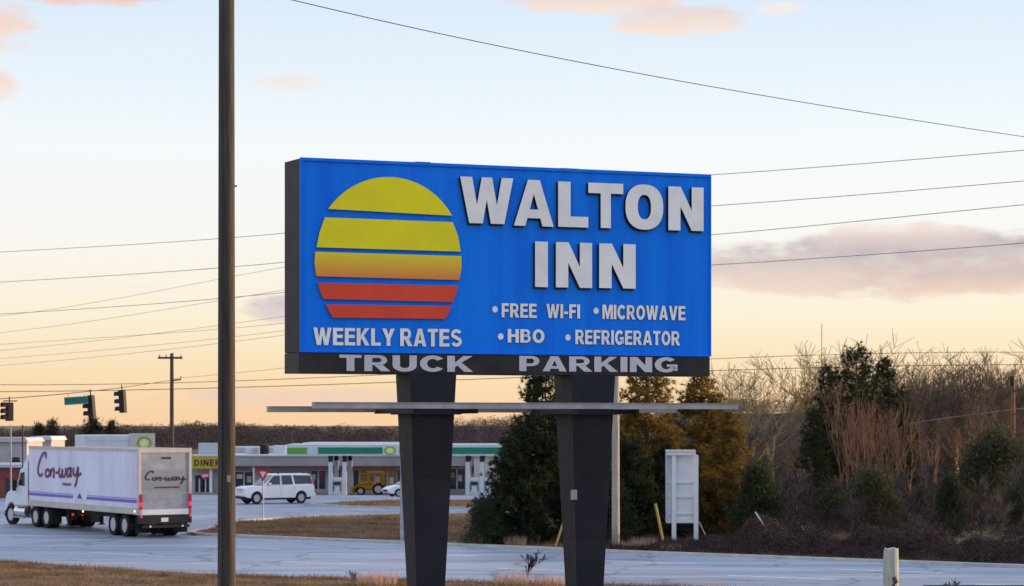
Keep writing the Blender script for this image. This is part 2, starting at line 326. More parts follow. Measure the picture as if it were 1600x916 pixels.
FONT = {'I': (ST, [bxp(0, ST, 0, 1)]), '-': (.34, [bxp(0, .34, .30, .48)]), 'L': (.60, [bxp(0, ST, 0, 1), bxp(ST, .60, 0, BR)]),
        'E': (.64, [bxp(0, ST, 0, 1), bxp(ST, .64, 0, BR), bxp(ST, .60, .42, .42+BR), bxp(ST, .63, 1-BR, 1)]), 'F': (.60, [bxp(0, ST, 0, 1), bxp(ST, .56, .40, .40+BR), bxp(ST, .60, 1-BR, 1)]),
        'H': (.74, [bxp(0, ST, 0, 1), bxp(.74-ST, .74, 0, 1), bxp(ST, .74-ST, .42, .61)]), 'T': (.66, [bxp(.33-ST/2, .33+ST/2, 0, 1-BR), bxp(0, .66, 1-BR, 1)]),
        'N': (.76, [[(0, 0), (0, 1), (.25, 1), (.53, .45), (.53, 1), (.76, 1), (.76, 0), (.51, 0), (.23, .55), (.23, 0)]]),
        'M': (.92, [[(0, 0), (0, 1), (.31, 1), (.46, .42), (.61, 1), (.92, 1), (.92, 0), (.71, 0), (.71, .70), (.54, 0), (.38, 0), (.21, .70), (.21, 0)]]),
        'V': (.78, [[(0, 1), (.25, 1), (.39, .32), (.53, 1), (.78, 1), (.52, 0), (.26, 0)]]), 'Y': (.78, [[(0, 1), (.26, 1), (.39, .66), (.52, 1), (.78, 1), (.505, .40), (.505, 0), (.275, 0), (.275, .40)]]),
        'W': (1.1, [[(0, 1), (.235, 1), (.34, .38), (.445, 1), (.655, 1), (.76, .38), (.865, 1), (1.1, 1), (.89, 0), (.65, 0), (.55, .56), (.45, 0), (.21, 0)]]),
        'A': (.80, [[(0, 0), (.235, 0), (.40, .72), (.40, 1), (.27, 1)], [(.80, 0), (.565, 0), (.40, .72), (.40, 1), (.53, 1)], [(.275, .17), (.525, .17), (.484, .35), (.316, .35)]]),
        'K': (.80, [bxp(0, ST, 0, 1), [(ST, .28), (ST, .58), (.50, 1), (.78, 1), (.44, .58), (.80, 0), (.52, 0), (.31, .40)]]),
        'O': (.80, ribbon(arcp(.40, .5, .285, .405, 0, 360, 28), .22)), 'U': (.74, ribbon([(.115, 1), (.115, .6)]+arcp(.37, .37, .255, .275, 180, 360)+[(.625, .6), (.625, 1)], .225)),
        'C': (.76, ribbon(arcp(.40, .5, .285, .405, 38, 322, 26), .22)), 'G': (.80, ribbon(arcp(.40, .5, .285, .405, 42, 345, 26), .22)+[bxp(.42, .79, .36, .53), bxp(.60, .79, .10, .36)]),
        'P': (.68, [bxp(0, ST, 0, 1)]+ribbon([(ST, .91), (.40, .91)]+arcp(.40, .665, .175, .245, 90, -90)+[(ST, .42)], .18)),
        'R': (.76, [bxp(0, ST, 0, 1), [(.30, .36), (.52, .44), (.78, 0), (.50, 0)]]+ribbon([(ST, .91), (.42, .91)]+arcp(.42, .685, .175, .225, 90, -90)+[(ST, .46)], .18)),
        'B': (.72, [bxp(0, ST, 0, 1)]+ribbon([(ST, .91), (.40, .91)]+arcp(.40, .725, .15, .185, 90, -90)+[(ST, .54)], .17)+ribbon([(ST, .53), (.42, .53)]+arcp(.42, .31, .18, .22, 90, -90)+[(ST, .09)], .17)),
        'S': (.72, ribbon(arcp(.36, .705, .245, .20, 20, 230, 14)[:-1]+[(.30, .545), (.44, .47)]+arcp(.36, .295, .25, .20, 40, -160, 14), .195)),
        'D': (.76, [bxp(0, ST, 0, 1)]+ribbon([(ST, .905), (.30, .905)]+arcp(.30, .5, .345, .405, 90, -90, 18)+[(ST, .095)], .20))}
def block_text(mb, txt, u0, u1, v0, v1, fn, depth=.01, gap=.085, mi=0, side=1):
    w_ = sum(FONT[c][0] for c in txt)+gap*(len(txt)-1); x = 0; sx = (u1-u0)/w_; sz = v1-v0
    for c in txt:
        for poly in FONT[c][1]:
            q = [(u0+(x+a)*sx, v0+b_*sz) for a, b_ in poly]; n = len(q); mb.add([fn(u, v, depth) for u, v in q], [tuple(range(n))], mi)
            if depth > .005: mb.add([fn(u, v, depth) for u, v in q]+[fn(u, v, .001) for u, v in q], [(i, (i+1) % n, (i+1) % n+n, i+n) for i in range(n)], side)
        x += FONT[c][0]+gap
def sheet(name, poly, off, m, ystep=5.0, label=None):
    bm = bmesh.new(); f = bm.faces.new([bm.verts.new((x, y, 0)) for x, y in poly])
    ys = [p[1] for p in poly]; k = math.ceil(min(ys)/ystep)*ystep
    while k < max(ys):
        bmesh.ops.bisect_plane(bm, geom=bm.faces[:]+bm.edges[:]+bm.verts[:], plane_co=(0, k, 0), plane_no=(0, 1, 0)); k += ystep
    for v in bm.verts: v.co.z = zg(v.co.y)+off
    bmesh.ops.recalc_face_normals(bm, faces=bm.faces)
    if sum(f.normal.z for f in bm.faces) < 0: bmesh.ops.reverse_faces(bm, faces=bm.faces)
    me = bpy.data.meshes.new(name); bm.to_mesh(me); bm.free(); me.materials.append(m)
    o = bpy.data.objects.new(name, me); C.objects.link(o); o['kind'] = 'structure'
    return o

# ------------------------------------------------------------------ ground, roads
ys = list(range(-30, 70, 4))+list(range(70, 220, 10))+[240, 300, 400, 600, 900, 1500, 3500]
xs = [-2500, -900, -400, -200, -120, -80, -60, -40, -30, -20, -10, 0, 10, 20, 30, 40, 60, 80, 120, 200, 400, 900, 2500]
g = MB(); g.add([(x, y, zg(y)) for y in ys for x in xs], [(j*len(xs)+i, j*len(xs)+i+1, (j+1)*len(xs)+i+1, (j+1)*len(xs)+i) for j in range(len(ys)-1) for i in range(len(xs)-1)])
tag(g.build('ground', M['soil'], smooth=True), kind='structure')
FAR = [(-110, 163), (-60, 130.5), (-30, 110.8), (-14.8, 100.7), (-5, 94.3), (4.1, 87.6), (12.9, 82), (18.4, 78.6), (40, 65), (70, 47)]
NEAR = [(-110, 146), (-40, 101), (-19.5, 82.7), (-14.6, 78.3), (-10.1, 75.0), (-5.2, 73.3), (-2, 72), (5, 70), (18, 64), (40, 53), (70, 34)]
def zroad(poly): return poly
main = sheet('main_road', NEAR+FAR[::-1], .024, M['asphalt'])
side_poly = [(-110, 150), (-60, 120), (-20, 100), (-15.6, 101.5), (-15.2, 104), (-14.9, 110), (-14.4, 115.2), (-10.9, 121), (-6.5, 123.2), (-1.8, 124.6), (13, 127.6), (16, 150), (14, 226), (-110, 226)]
sheet('side_road', side_poly, .012, M['asphalt2'])
med = [(-12.4, 137.5), (-9.5, 133.6), (-6, 132.6), (0, 133), (14, 136), (30, 140), (30, 146), (10, 144), (-3, 143.2), (-8, 142.2), (-11, 140)]
b = MB(); n = len(med); cx, cy = sum(p[0] for p in med)/n, sum(p[1] for p in med)/n
b.add([(x, y, zg(y)) for x, y in med]+[(x, y, zg(y)+.14) for x, y in med], [(i, (i+1) % n, (i+1) % n+n, i+n) for i in range(n)], 1)
b.add([(x, y, zg(y)+.14) for x, y in med], [tuple(range(n))], 0)
tag(b.build('grass_median', [M['soil'], M['kerb']]), kind='structure')
def kerb_line(name, pts, wd, ht, off):
    b = MB(); top = []
    for i, p in enumerate(pts):
        a_, c_ = Vector(pts[max(i-1, 0)]), Vector(pts[min(i+1, len(pts)-1)]); t = (c_-a_).normalized(); nrm = Vector((-t.y, t.x))
        p = Vector(p)+nrm*off; q = p+nrm*wd
        top.append((p, q))
    vs = []
    for p, q in top: vs += [(p.x, p.y, zg(p.y)-.05), (p.x, p.y, zg(p.y)+ht), (q.x, q.y, zg(q.y)+ht), (q.x, q.y, zg(q.y)-.05)]
    b.add(vs, [(i*4+k, i*4+k+1, i*4+5+k, i*4+4+k) for i in range(len(pts)-1) for k in range(3)])
    return tag(b.build(name, M['kerb']), kind='structure')
kerb_line('kerb', [(-15.0, 108), (-15.2, 104.5), (-15.3, 102.4), (-14.6, 101.1), (-12, 99.0)]+FAR[4:], .32, .13, .0)
kerb_line('kerb', [(13, 127.6), (-1.8, 124.6), (-6.5, 123.2), (-10.9, 121), (-14.4, 115.2), (-14.9, 109)][::-1][::-1], .25, .12, .0)
def lerp_line(line, x):
    for (x0, y0), (x1, y1) in zip(line, line[1:]):
        if x0 <= x <= x1: return y0+(y1-y0)*(x-x0)/(x1-x0)
    return line[-1][1]
def dash(x0, x1, fr, wd, z=.03):
    pts = []
    for x in (x0, (x0+x1)/2, x1):
        yn, yf = lerp_line(NEAR, x), lerp_line(FAR, x); pts.append((x, yn+(yf-yn)*fr))
    b = MB(); vs = []
    for x, y in pts: vs += [(x, y-wd/2, z), (x, y+wd/2, z)]
    b.add(vs, [(0, 1, 3, 2), (2, 3, 5, 4)]); return b.build('lane_marking', M['paint'], main)
for x in (-34, -25.5, -17, -8.7, -.6, 7.4, 15): dash(x, x+3.4, .34, .26)
for x in (-13.0, -4.8, 3.4, 11.6): dash(x, x+3.4, .68, .26)
for i in range(9): dash(-13+i*4, -9.05+i*4, .945, .13, .029)

# grass blades: near verge and the island between the roads
rng = np.random.default_rng(3)
def blades(name, n, fx, m, h0, h1, wd, label, cat='grass'):
    pts = fx(n); k = len(pts)
    d = unit(np.stack([rng.normal(0, .55, k), rng.normal(0, .55, k), np.ones(k)], 1))
    o = tri_obj(name, spikes(pts, d, rng.uniform(h0, h1, k), np.full(k, wd), rng), m); return tag(o, label, cat, kind='stuff')
def patchy(x, y): return np.sin(x*1.7+np.sin(y*.9)*2)+np.sin(y*2.3+x*.6)+.6*np.sin(x*5.1+y*3.7)
def verge(n):
    x = rng.uniform(-22, 20, n); nx = np.interp(x, [p[0] for p in NEAR], [p[1] for p in NEAR]); y = nx+.10+.22*np.sin(x*1.9)*np.sin(x*.7+1)-rng.uniform(0, 1, n)**1.3*12+rng.normal(0, .22, n)
    keep = patchy(x, y) > rng.uniform(-2.4, 1.2, n); x, y = x[keep], y[keep]
    return np.stack([x, y, np.array([zg(v) for v in y])], 1)
blades('verge_grass', 130000, verge, M['grass'], .04, .20, .011, 'brown dead grass along the near edge of the road')
def isl(n):
    x = rng.uniform(-15, 20, n); a0 = np.interp(x, [p[0] for p in FAR], [p[1] for p in FAR])+.5
    a1 = np.interp(x, [-15, -14.4, -10.9, -6.5, -1.8, 15, 45], [108, 114.6, 120.6, 122.8, 124.2, 127.6, 133])-.2
    y = a0+(a1-a0)*rng.uniform(0, 1, n); keep = (patchy(x*.6, y*.6) > rng.uniform(-2.4, 1.2, n)) & (a1 > a0); x, y = x[keep], y[keep]
    return np.stack([x, y, np.zeros(len(x))], 1)
blades('island_grass', 110000, isl, M['grass2'], .05, .26, .016, 'brown dead grass on the island between the two roads')
def medg(n):
    x = rng.uniform(-11, 28, n); y = rng.uniform(133.4, 144, n)
    lo = np.interp(x, [-12.4, -9.5, -6, 0, 14, 30], [137.5, 133.6, 132.6, 133, 136, 140])+.2; hi_ = np.interp(x, [-12.4, -11, -8, -3, 10, 30], [137.5, 140, 142.2, 143.2, 144, 146])-.2
    k = (y > lo) & (y < hi_); return np.stack([x[k], y[k], np.full(k.sum(), .14)], 1)
blades('median_grass', 22000, medg, M['grass2'], .05, .2, .02, 'thin dry grass on the narrow kerbed median before the fuel station')

# ------------------------------------------------------------------ the motel sign
A_S = R(19.7); ES = Vector((math.cos(A_S), math.sin(A_S), 0)); NS_ = Vector((math.sin(A_S), -math.cos(A_S), 0))   # along, outward
OS = Vector((-3.31, 34, 0))
def suv(px, py):
    k = (px-800)/F; u = (34*k+3.31)/(ES.x-k*ES.y); d = 34+u*ES.y
    return u, H-(py-HOR)/F*d
def sp(u, v, out=0.0): return OS+ES*u+NS_*out+Vector((0, 0, v))
SROOT = sp(3.5, 0, -.3); SROOT.z = zg(SROOT.y)
sign = empty('motel_sign', SROOT); tag(sign, 'large blue roadside motel sign with striped sun on two black tapered pillars', 'sign')
def spart(mb, name, m, **k):
    o = mb.build(name, m, **k); o.data.transform(Matrix.Translation(-SROOT)); o.parent = sign; return o
W_ = suv(1111, 400)[0]; ZT = suv(470, 246)[1]; ZB = suv(470, 583)[1]; ZM = suv(470, 551)[1]
def sbox(mb, u0, u1, z0, z1, o0, o1, mi=0, back=0.0):
    vs = [sp(u0-back, z0, o0), sp(u1+back, z0, o0), sp(u1, z0, o1), sp(u0, z0, o1), sp(u0-back, z1, o0), sp(u1+back, z1, o0), sp(u1, z1, o1), sp(u0, z1, o1)]
    mb.add(vs, [(0, 3, 2, 1), (4, 5, 6, 7), (0, 1, 5, 4), (1, 2, 6, 5), (2, 3, 7, 6), (3, 0, 4, 7)], mi)
b = MB(); sbox(b, 0, W_, ZM+.004, ZT-.01, -.62, -.03, back=.10); spart(b, 'cabinet', M['signblack'], bevel=.012)
b = MB(); sbox(b, -.02, W_-.02, ZB, ZM, -.62, .0, back=.08); band = spart(b, 'lower_band', M['signblack'], bevel=.008)
b = MB(); sbox(b, .045, W_-.03, ZM+.03, ZT-.05, -.03, -.012); face = spart(b, 'face_panel', M['blue'])
b = MB(); sbox(b, 0, .045, ZM+.006, ZT, -.03, .012); sbox(b, W_-.03, W_, ZM+.006, ZT, -.03, .012)
sbox(b, .045, W_-.03, ZT-.05, ZT, -.03, .012); sbox(b, .045, W_-.03, ZM+.006, ZM+.03, -.03, .012); spart(b, 'face_frame', M['blue'])
b = MB(); sbox(b, 1.95, 2.2, ZT+.001, ZT+.035, -.4, -.2); spart(b, 'lifting_lug', M['signblack'])
b = MB(); sbox(b, 4.45, 4.75, ZT+.001, ZT+.03, -.4, -.2); spart(b, 'lifting_lug', M['signblack'])
fz = lambda u, v, o: sp(u, v, -.012+o)
def word(s, x0, x1, y0, y1, name, mats, off, depth=0.0, fn=fz):
    xm = (x0+x1)/2; ym = (y0+y1)/2
    u0, u1 = suv(x0, ym)[0], suv(x1, ym)[0]; v1, v0 = suv(xm, y0)[1], suv(xm, y1)[1]
    b = MB(); block_text(b, s, u0, u1, v0, v1, fn, depth); return spart(b, name, mats)
LM = [M['letter'], M['lettershade']]
GL = {'W': [[(0, 1), (.225, 1), (.315, .40), (.405, 1), (.60, 1), (.69, .40), (.78, 1), (1, 1), (.83, 0), (.575, 0), (.50, .52), (.425, 0), (.17, 0)]],
      'A': [[(0, 0), (.285, 0), (.5, .70), (.5, 1), (.35, 1)], [(1, 0), (.715, 0), (.5, .70), (.5, 1), (.65, 1)], [(.337, .17), (.663, .17), (.605, .36), (.395, .36)]],
      'L': [[(0, 0), (1, 0), (1, .235), (.41, .235), (.41, 1), (0, 1)]], 'T': [[(0, 1), (1, 1), (1, .77), (.645, .77), (.645, 0), (.355, 0), (.355, .77), (0, .77)]],
      'N': [[(0, 0), (0, 1), (.35, 1), (.66, .46), (.66, 1), (1, 1), (1, 0), (.66, 0), (.34, .55), (.34, 0)]], 'I': [[(0, 0), (1, 0), (1, 1), (0, 1)]]}
def sup(a, rx, ry): c, q = math.cos(a), math.sin(a); return (.5+rx*math.copysign(abs(c)**.86, c), .5+ry*math.copysign(abs(q)**.86, q))
GL['O'] = [[sup(k*math.pi/16, .5, .5), sup((k+1)*math.pi/16, .5, .5), sup((k+1)*math.pi/16, .175, .27), sup(k*math.pi/16, .175, .27)] for k in range(32)]
def big_letter(ch, x0, x1, y0, y1):
    xm, ym = (x0+x1)/2, (y0+y1)/2; u0, u1 = suv(x0, ym)[0], suv(x1, ym)[0]; v1, v0 = suv(xm, y0)[1], suv(xm, y1)[1]
    b, bk = MB(), MB()
    for poly in GL[ch]:
        q = [(u0+(u1-u0)*a, v0+(v1-v0)*c) for a, c in poly]; n = len(q)
        b.add([fz(u, v, .075) for u, v in q], [tuple(range(n))], 0)
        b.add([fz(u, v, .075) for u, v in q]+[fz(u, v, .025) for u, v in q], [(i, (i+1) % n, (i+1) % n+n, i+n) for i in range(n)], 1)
        bk.add([fz(u-.010, v-.026, .024) for u, v in q]+[fz(u-.010, v-.026, .001) for u, v in q], [tuple(range(n))]+[(i, (i+1) % n, (i+1) % n+n, i+n) for i in range(n)], 0)  # dark offset copy stands in for the shadow left of and below the letter
    o = spart(b, 'letter', LM); o2 = bk.build('letter_drop_shadow', M['lettershade']); o2.data.transform(Matrix.Translation(-SROOT)); o2.parent = o
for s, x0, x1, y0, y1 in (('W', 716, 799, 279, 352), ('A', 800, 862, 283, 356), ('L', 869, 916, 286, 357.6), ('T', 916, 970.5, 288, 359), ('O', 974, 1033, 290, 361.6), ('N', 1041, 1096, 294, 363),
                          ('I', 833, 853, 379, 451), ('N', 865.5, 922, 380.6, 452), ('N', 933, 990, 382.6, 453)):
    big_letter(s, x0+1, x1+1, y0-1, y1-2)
for s, x0, x1, y0, y1 in (('FREE', 783.6, 838.5, 474.5, 496.5), ('WI-FI', 853.4, 906, 475.5, 497.5), ('MICROWAVE', 941, 1070.7, 477.5, 499.7), ('HBO', 793, 850.6, 514.7, 535.7), ('REFRIGERATOR', 898.7, 1062.2, 516.7, 539),
                          ('WEEKLY', 489.4, 616.6, 512.8, 540), ('RATES', 625, 721.7, 514, 541.5)):
    word(s, x0, x1, y0, y1, 'lettering', LM, .048, .02)
for x, y in ((773.5, 483.5), (931.4, 485.8), (782.4, 526), (887.4, 527.6)):
    u, v = suv(x, y); b = MB(); pts = [(u+.047*math.cos(k*math.pi/8), v+.052*math.sin(k*math.pi/8)) for k in range(16)]
    b.add([sp(p, q, .0) for p, q in pts], [tuple(range(16))]); spart(b, 'bullet', M['letter'])
fb = lambda u, v, o: sp(u, v, .002+o)
word('TRUCK', 530, 739, 555.5, 580.5, 'lettering', [M['greytext'], M['lettershade']], .05, .01, fb)
word('PARKING', 811, 1058.6, 557.5, 581, 'lettering', [M['greytext'], M['lettershade']], .05, .01, fb)
grad = bpy.data.materials.new('sun_orange_fade'); grad.use_nodes = True
_t = grad.node_tree; _b = _t.nodes['Principled BSDF']; _b.inputs['Roughness'].default_value = .5
_c = _t.nodes.new('ShaderNodeTexCoord'); _s = _t.nodes.new('ShaderNodeSeparateXYZ'); _r = _t.nodes.new('ShaderNodeValToRGB'); _m = _t.nodes.new('ShaderNodeMapRange')
_t.links.new(_c.outputs['Object'], _s.inputs[0]); _t.links.new(_s.outputs[2], _m.inputs[0])
_m.inputs[1].default_value = suv(600, 435)[1]-SROOT.z; _m.inputs[2].default_value = suv(600, 398)[1]-SROOT.z
_t.links.new(_m.outputs[0], _r.inputs[0]); _t.links.new(_r.outputs[0], _b.inputs['Base Color'])
_r.color_ramp.elements[0].color = (.78, .22, .04, 1); _r.color_ramp.elements[1].color = (.80, .66, .012, 1)
def arc(pts): return [suv(*p) for p in pts]
def stripe(pts, m):
    uv = arc(pts); n = len(uv); b = MB(); d = .03
    b.add([sp(u, v, d) for u, v in uv], [tuple(range(n))], 0)
    b.add([sp(u, v, d) for u, v in uv]+[sp(u, v, -.011) for u, v in uv], [(i, (i+1) % n, (i+1) % n+n, i+n) for i in range(n)], 1)
    return spart(b, 'sun_stripe', [m, M['teal']])
dome = [(605.5-115.5*math.cos(k*math.pi/60), 398-121*math.sin(k*math.pi/60)) for k in range(61)]
stripe([p for p in dome if p[1] < 334.5+(p[0]-605)*.046], M['yellow'])
stripe([(506.8, 340), (706.7, 347.5), (714.8, 369), (719, 393.6), (493.8, 386.7), (498.7, 363)], M['yellow'])
stripe([(491.8, 393.6), (720, 400.5), (720.4, 420), (716.8, 438), (493.4, 432), (490.6, 411.8)], grad)
stripe([(495.8, 442), (715.6, 447), (711.5, 460), (706.7, 472.4), (504.7, 467.5), (499.5, 455)], M['red'])
stripe([(508, 475.6), (705.5, 479), (700.5, 489), (694.6, 498.6), (519.7, 496.6), (513, 486)], M['red'])
# pillars (tapered, clad in dented black sheet)
def pillar(px_c, seed):
    u, _ = suv(px_c, 585); rnd = random.Random(seed); zb = SROOT.z-.5; b = MB(); rows = 26; cols = 6; vs = []
    for j in range(rows+1):
        t = j/rows; z = ZB+(zb-ZB)*t; hw = .385*(1-t)+.165*t; hd = .40*(1-t)+.19*t
        per = []
        for k in range(cols): per.append((-hw+2*hw*k/cols, hd))
        for k in range(cols): per.append((hw, hd-2*hd*k/cols))
        for k in range(cols): per.append((hw-2*hw*k/cols, -hd))
        for k in range(cols): per.append((-hw, -hd+2*hd*k/cols))
        for i, (a_, o_) in enumerate(per):
            dn = .0012*math.sin(j*.9+i*1.7+seed)+.014*math.exp(-((j-9-seed % 3)**2)/3-((i-3)**2)/2)
            if i % cols == 0: dn *= .3
            if 0 < i < cols: o_ -= dn
            elif 3*cols < i: a_ += dn
            vs.append(sp(u+a_, z, -.31+o_))
    n = 4*cols
    b.add(vs, [(j*n+k, j*n+(k+1) % n, (j+1)*n+(k+1) % n, (j+1)*n+k) for j in range(rows) for k in range(n)])
    p = spart(b, 'pillar', M['pillar']); 
    for zs in (suv(700, 742)[1], suv(700, 842)[1]):
        t = (ZB-zs)/(ZB-zb); hw = .385*(1-t)+.165*t; hd = .40*(1-t)+.19*t; b = MB(); sbox(b, u-hw-.006, u+hw+.006, zs-.012, zs+.012, -.31-hd-.006, -.31+hd+.006); spart(b, 'cladding_seam', M['pillar'])
    b = MB(); zc = suv(700, 645)[1]; sbox(b, u-.46, u+.46, zc-.03, zc+.03, -.75, .13); spart(b, 'pillar_bracket', M['pillar'])
    return p
pillar(674.5, 3); pillar(924, 7)
u_, z_ = suv(897, 773); b = MB(); sbox(b, u_-.06, u_+.03, z_-.08, z_+.08, .0, .06); spart(b, 'junction_box', M['galv'])
# catwalk beams before and behind the pillars
def beam(px0, px1, py, out):
    o2 = OS+NS_*out; k0, k1 = (px0-800)/F, (px1-800)/F
    def uu(k): return (o2.y*k-o2.x)/(ES.x-k*ES.y)
    u0, u1 = uu(k0), uu(k1); um = (u0+u1)/2; z = H-(py-HOR)/F*(o2.y+um*ES.y)
    b = MB(); sbox(b, u0, u1, z-.045, z+.045, out-.07, out+.07); sbox(b, u0, u1, z+.045, z+.052, out-.09, out+.09)
    return spart(b, 'catwalk_beam', M['galv']), z
_, zb1 = beam(489, 1151, 634.5, .75); _, zb2 = beam(418, 1054, 640.5, -1.45)
for px in (674.5, 924):
    u, _ = suv(px, 640)
    for du in (-.5, .5):
        b = MB(); sbox(b, u+du-.03, u+du+.03, zb1-.12, zb1-.05, -1.45, .75); spart(b, 'catwalk_bracket', M['pillar'])
# ------------------------------------------------------------------ poles and wires
def pole(name, px, py0, d, r0, r1, m, label, ztop=None, pytop=None, lean=0, n=14):
    x = GX(px, d); z0 = zg(d)-.3; z1 = ztop if ztop is not None else P(px, pytop, d).z
    t = empty(name, (x, d, zg(d))); tag(t, label, 'pole')
    b = MB(); pts = [(lean*(k/12), 0, -.3+(z1-zg(d)+.3)*k/12) for k in range(13)]
    b.tube(pts, [r0+(r1-r0)*k/12 for k in range(13)], n); b.build('shaft', m, t, smooth=True); return t, z1-zg(d)
t, h_ = pole('utility_pole', 354, 0, 39, .165, .135, M['wood'], 'tall wooden utility pole rising past the top of the photo, nearest', ztop=15.2)
b = MB(); b.box(-1.2, 1.2, -.05, .05, 13.0, 13.12); b.build('crossarm', M['wood'], t)
for x in (-1.1, -.5, .5, 1.1): b = MB(); b.tube([(x, 0, 13.12), (x, 0, 13.3)], .05, 8); b.build('insulator', M['galv'], t)
b = MB(); b.tube([(-.06, -.165, 0), (-.055, -.15, 14.0)], .008, 5); b.build('ground_wire', M['wire'], t)
b = MB(); b.box(.03, .09, -.172, -.160, 3.0, 3.12); b.build('pole_tag', M['galv'], t)
b = MB(); b.tube([(.14, 0, 8.3), (.19, 0, 8.3)], .02, 6); b.build('pole_bolt', M['galv'], t)
t, h_ = pole('utility_pole', 962, 858, 90.5, .17, .13, M['palewood'], 'pale wooden utility pole standing behind the right pillar of the sign', ztop=15.6)
for py in (284, 332, 379, 426):
    b = MB(); z = P(962, py, 90.5).z; b.tube([(0, -.13, z), (0, -.3, z)], .05, 8); b.build('insulator', M['galv'], t)
pole('steel_pole', 629, 849, 94.5, .115, .09, M['galv'], 'slim grey steel pole beside the left pillar of the sign', ztop=9.0)
t, h_ = pole('utility_pole', 268.5, 700, 147, .16, .12, M['wood'], 'distant wooden pole with short crossarm beyond the truck trailer', pytop=552)
zc = P(268, 559.5, 147).z; b = MB(); b.box(-.9, .75, -.28, -.16, zc-.07, zc+.07, mx=Matrix.Rotation(R(-4), 4, 'Y') @ Matrix.Identity(4) if False else None); b.build('crossarm', M['wood'], t)
zc = P(268, 592, 147).z; b = MB(); b.tube([(.1, 0, zc-.1), (.6, 0, zc-.05), (.62, 0, zc+.15)], .06, 6); b.build('insulator_arm', M['wood'], t)
for x in (-.8, -.35, .65): b = MB(); b.tube([(x, -.22, h_-.35), (x, -.22, h_-.1)], .05, 6); b.build('insulator', M['galv'], t)
t, h_ = pole('utility_pole', 1583, 690, 128, .15, .11, M['redbark'], 'sunlit wooden pole among the bare trees at the right edge', pytop=578)
b = MB(); zc = P(1583, 612, 128).z-zg(128); b.tube([(0, -.1, zc), (.9, -.1, zc+.25), (1.4, -.1, zc+.9)], .05, 6); b.build('lamp_arm', M['wood'], t)
b = MB(); b.tube([(-.1, -.22, zc+.3), (-.1, -.22, zc+.9)], .12, 8); b.build('transformer', M['chassis'], t)
t = pole('lamp_post', 17, 700, 128, .06, .045, M['palewood'], 'thin pale post rising behind the truck cab under the left signal', pytop=664, n=8)
t = pole('lamp_post', 35.5, 700, 122, .05, .04, M['wire'], 'thin dark post just left of the trailer front', pytop=664, n=8)
t = pole('antenna_mast', 1284, 600, 420, .09, .06, M['wire'], 'thin far mast sticking up above the bare tree tops', pytop=506, n=6)
t = pole('lamp_post', 456, 700, 236, .09, .07, M['wire'], 'thin dark lamp post behind the shop roofs', pytop=672, n=6)
b = MB(); b.box(-.5, .5, -.15, .15, 6.05, 6.2); b.build('lamp_head', M['wire'], bpy.data.objects[t[0].name])
def wire(pts, r, label, m=M['wire'], name='overhead_wire', n=28):
    # smooth sagging curve through (px, py, distance) points, converted to the place they hang at
    px = np.array([p[0] for p in pts], float); py = np.array([p[1] for p in pts], float); dd = np.array([p[2] for p in pts], float)
    deg = min(len(pts)-1, 3); c = np.polyfit((px-800)/800, py, deg)
    out = []
    for k in range(n+1):
        x = px[0]+(px[-1]-px[0])*k/n; out.append(P(x, np.polyval(c, (x-800)/800), np.interp(x, px, dd)))
    b = MB(); b.tube(out, r, 5); return tag(b.build(name, m), label, 'wire', 'overhead wires')
wire([(360, -24, 39), (455, 0, 41), (800, 76.5, 47), (1110, 135, 52), (1600, 214, 60), (1900, 256, 65)], .010, 'uppermost wire sloping down right across the open sky')
for i, (a0, a1, a2, wd) in enumerate(((394, 364.5, 284, 'top'), (441, 410, 332, 'second'), (491, 457, 379, 'third'))):
    wire([(-120, a0+7, 138), (0, a0, 130), (445, a1, 105), (960, a2, 90.2)], .016, f'{wd} wire of the main set left of the sign, rising behind it', m=M['wirefaint'])
for y0, y1, wd in ((273.5, 235, 'highest'), (322, 283, 'second highest'), (367, 320, 'second lowest'), (414.5, 380, 'lowest')):
    wire([(964, y0+(y0-y1)*.23, 90.2), (1111, y0, 87), (1355, (y0+y1)/2+1, 82), (1600, y1, 77), (1800, y1-17, 73)], .014, f'{wd} of the four wires rising right from the sign', m=M['wirefaint'])
for y0, ym, y1, wd in ((494, 460, 417, 'faint steep wire just under the second main wire left'), (520, 490, 453, 'faint steep wire just under the third main wire left'), (538, 524, 505, 'dark wire below the middle of the left sky'),
                       (547, 525, 494, 'faint steep wire crossing the dark wire in left sky'), (559, 543, 516, 'faint wire in the lower left sky above the pole'), (570, 552, 523, 'lowest faint sloping wire left of the sign')):
    wire([(-120, y0+10, 150), (0, y0, 145), (220, ym, 130), (445, y1, 118), (700, y1-35, 105)], .011, wd, m=M['wirefaint'])
wire([(-120, 601, 150), (0, 600, 150), (268, 597, 147), (620, 588, 150), (1111, 558, 155), (1600, 553, 164), (1760, 552, 168)], .02, 'upper of two level wires running low behind the sign')
wire([(-120, 612.5, 150), (0, 612, 150), (268, 607, 147), (620, 599, 150), (1111, 578, 155), (1600, 571, 164), (1760, 570, 168)], .024, 'lower of two level wires running low behind the sign')
wire([(268, 592, 147), (445, 575, 120), (640, 551, 100)], .012, 'thin wire from the distant pole up to the sign', m=M['wirefaint'])
wire([(1400, 665, 128), (1583, 640, 127.8), (1720, 626, 128)], .02, 'low wire before the dark bare trees at right', m=M['wirefaint'])
span = [(-120, 630, 104), (0, 623.5, 103), (120, 613.5, 104), (200, 604.5, 112), (268, 594, 146.8)]
wire(span, .018, 'span wire that carries the three traffic signals', name='span_wire')
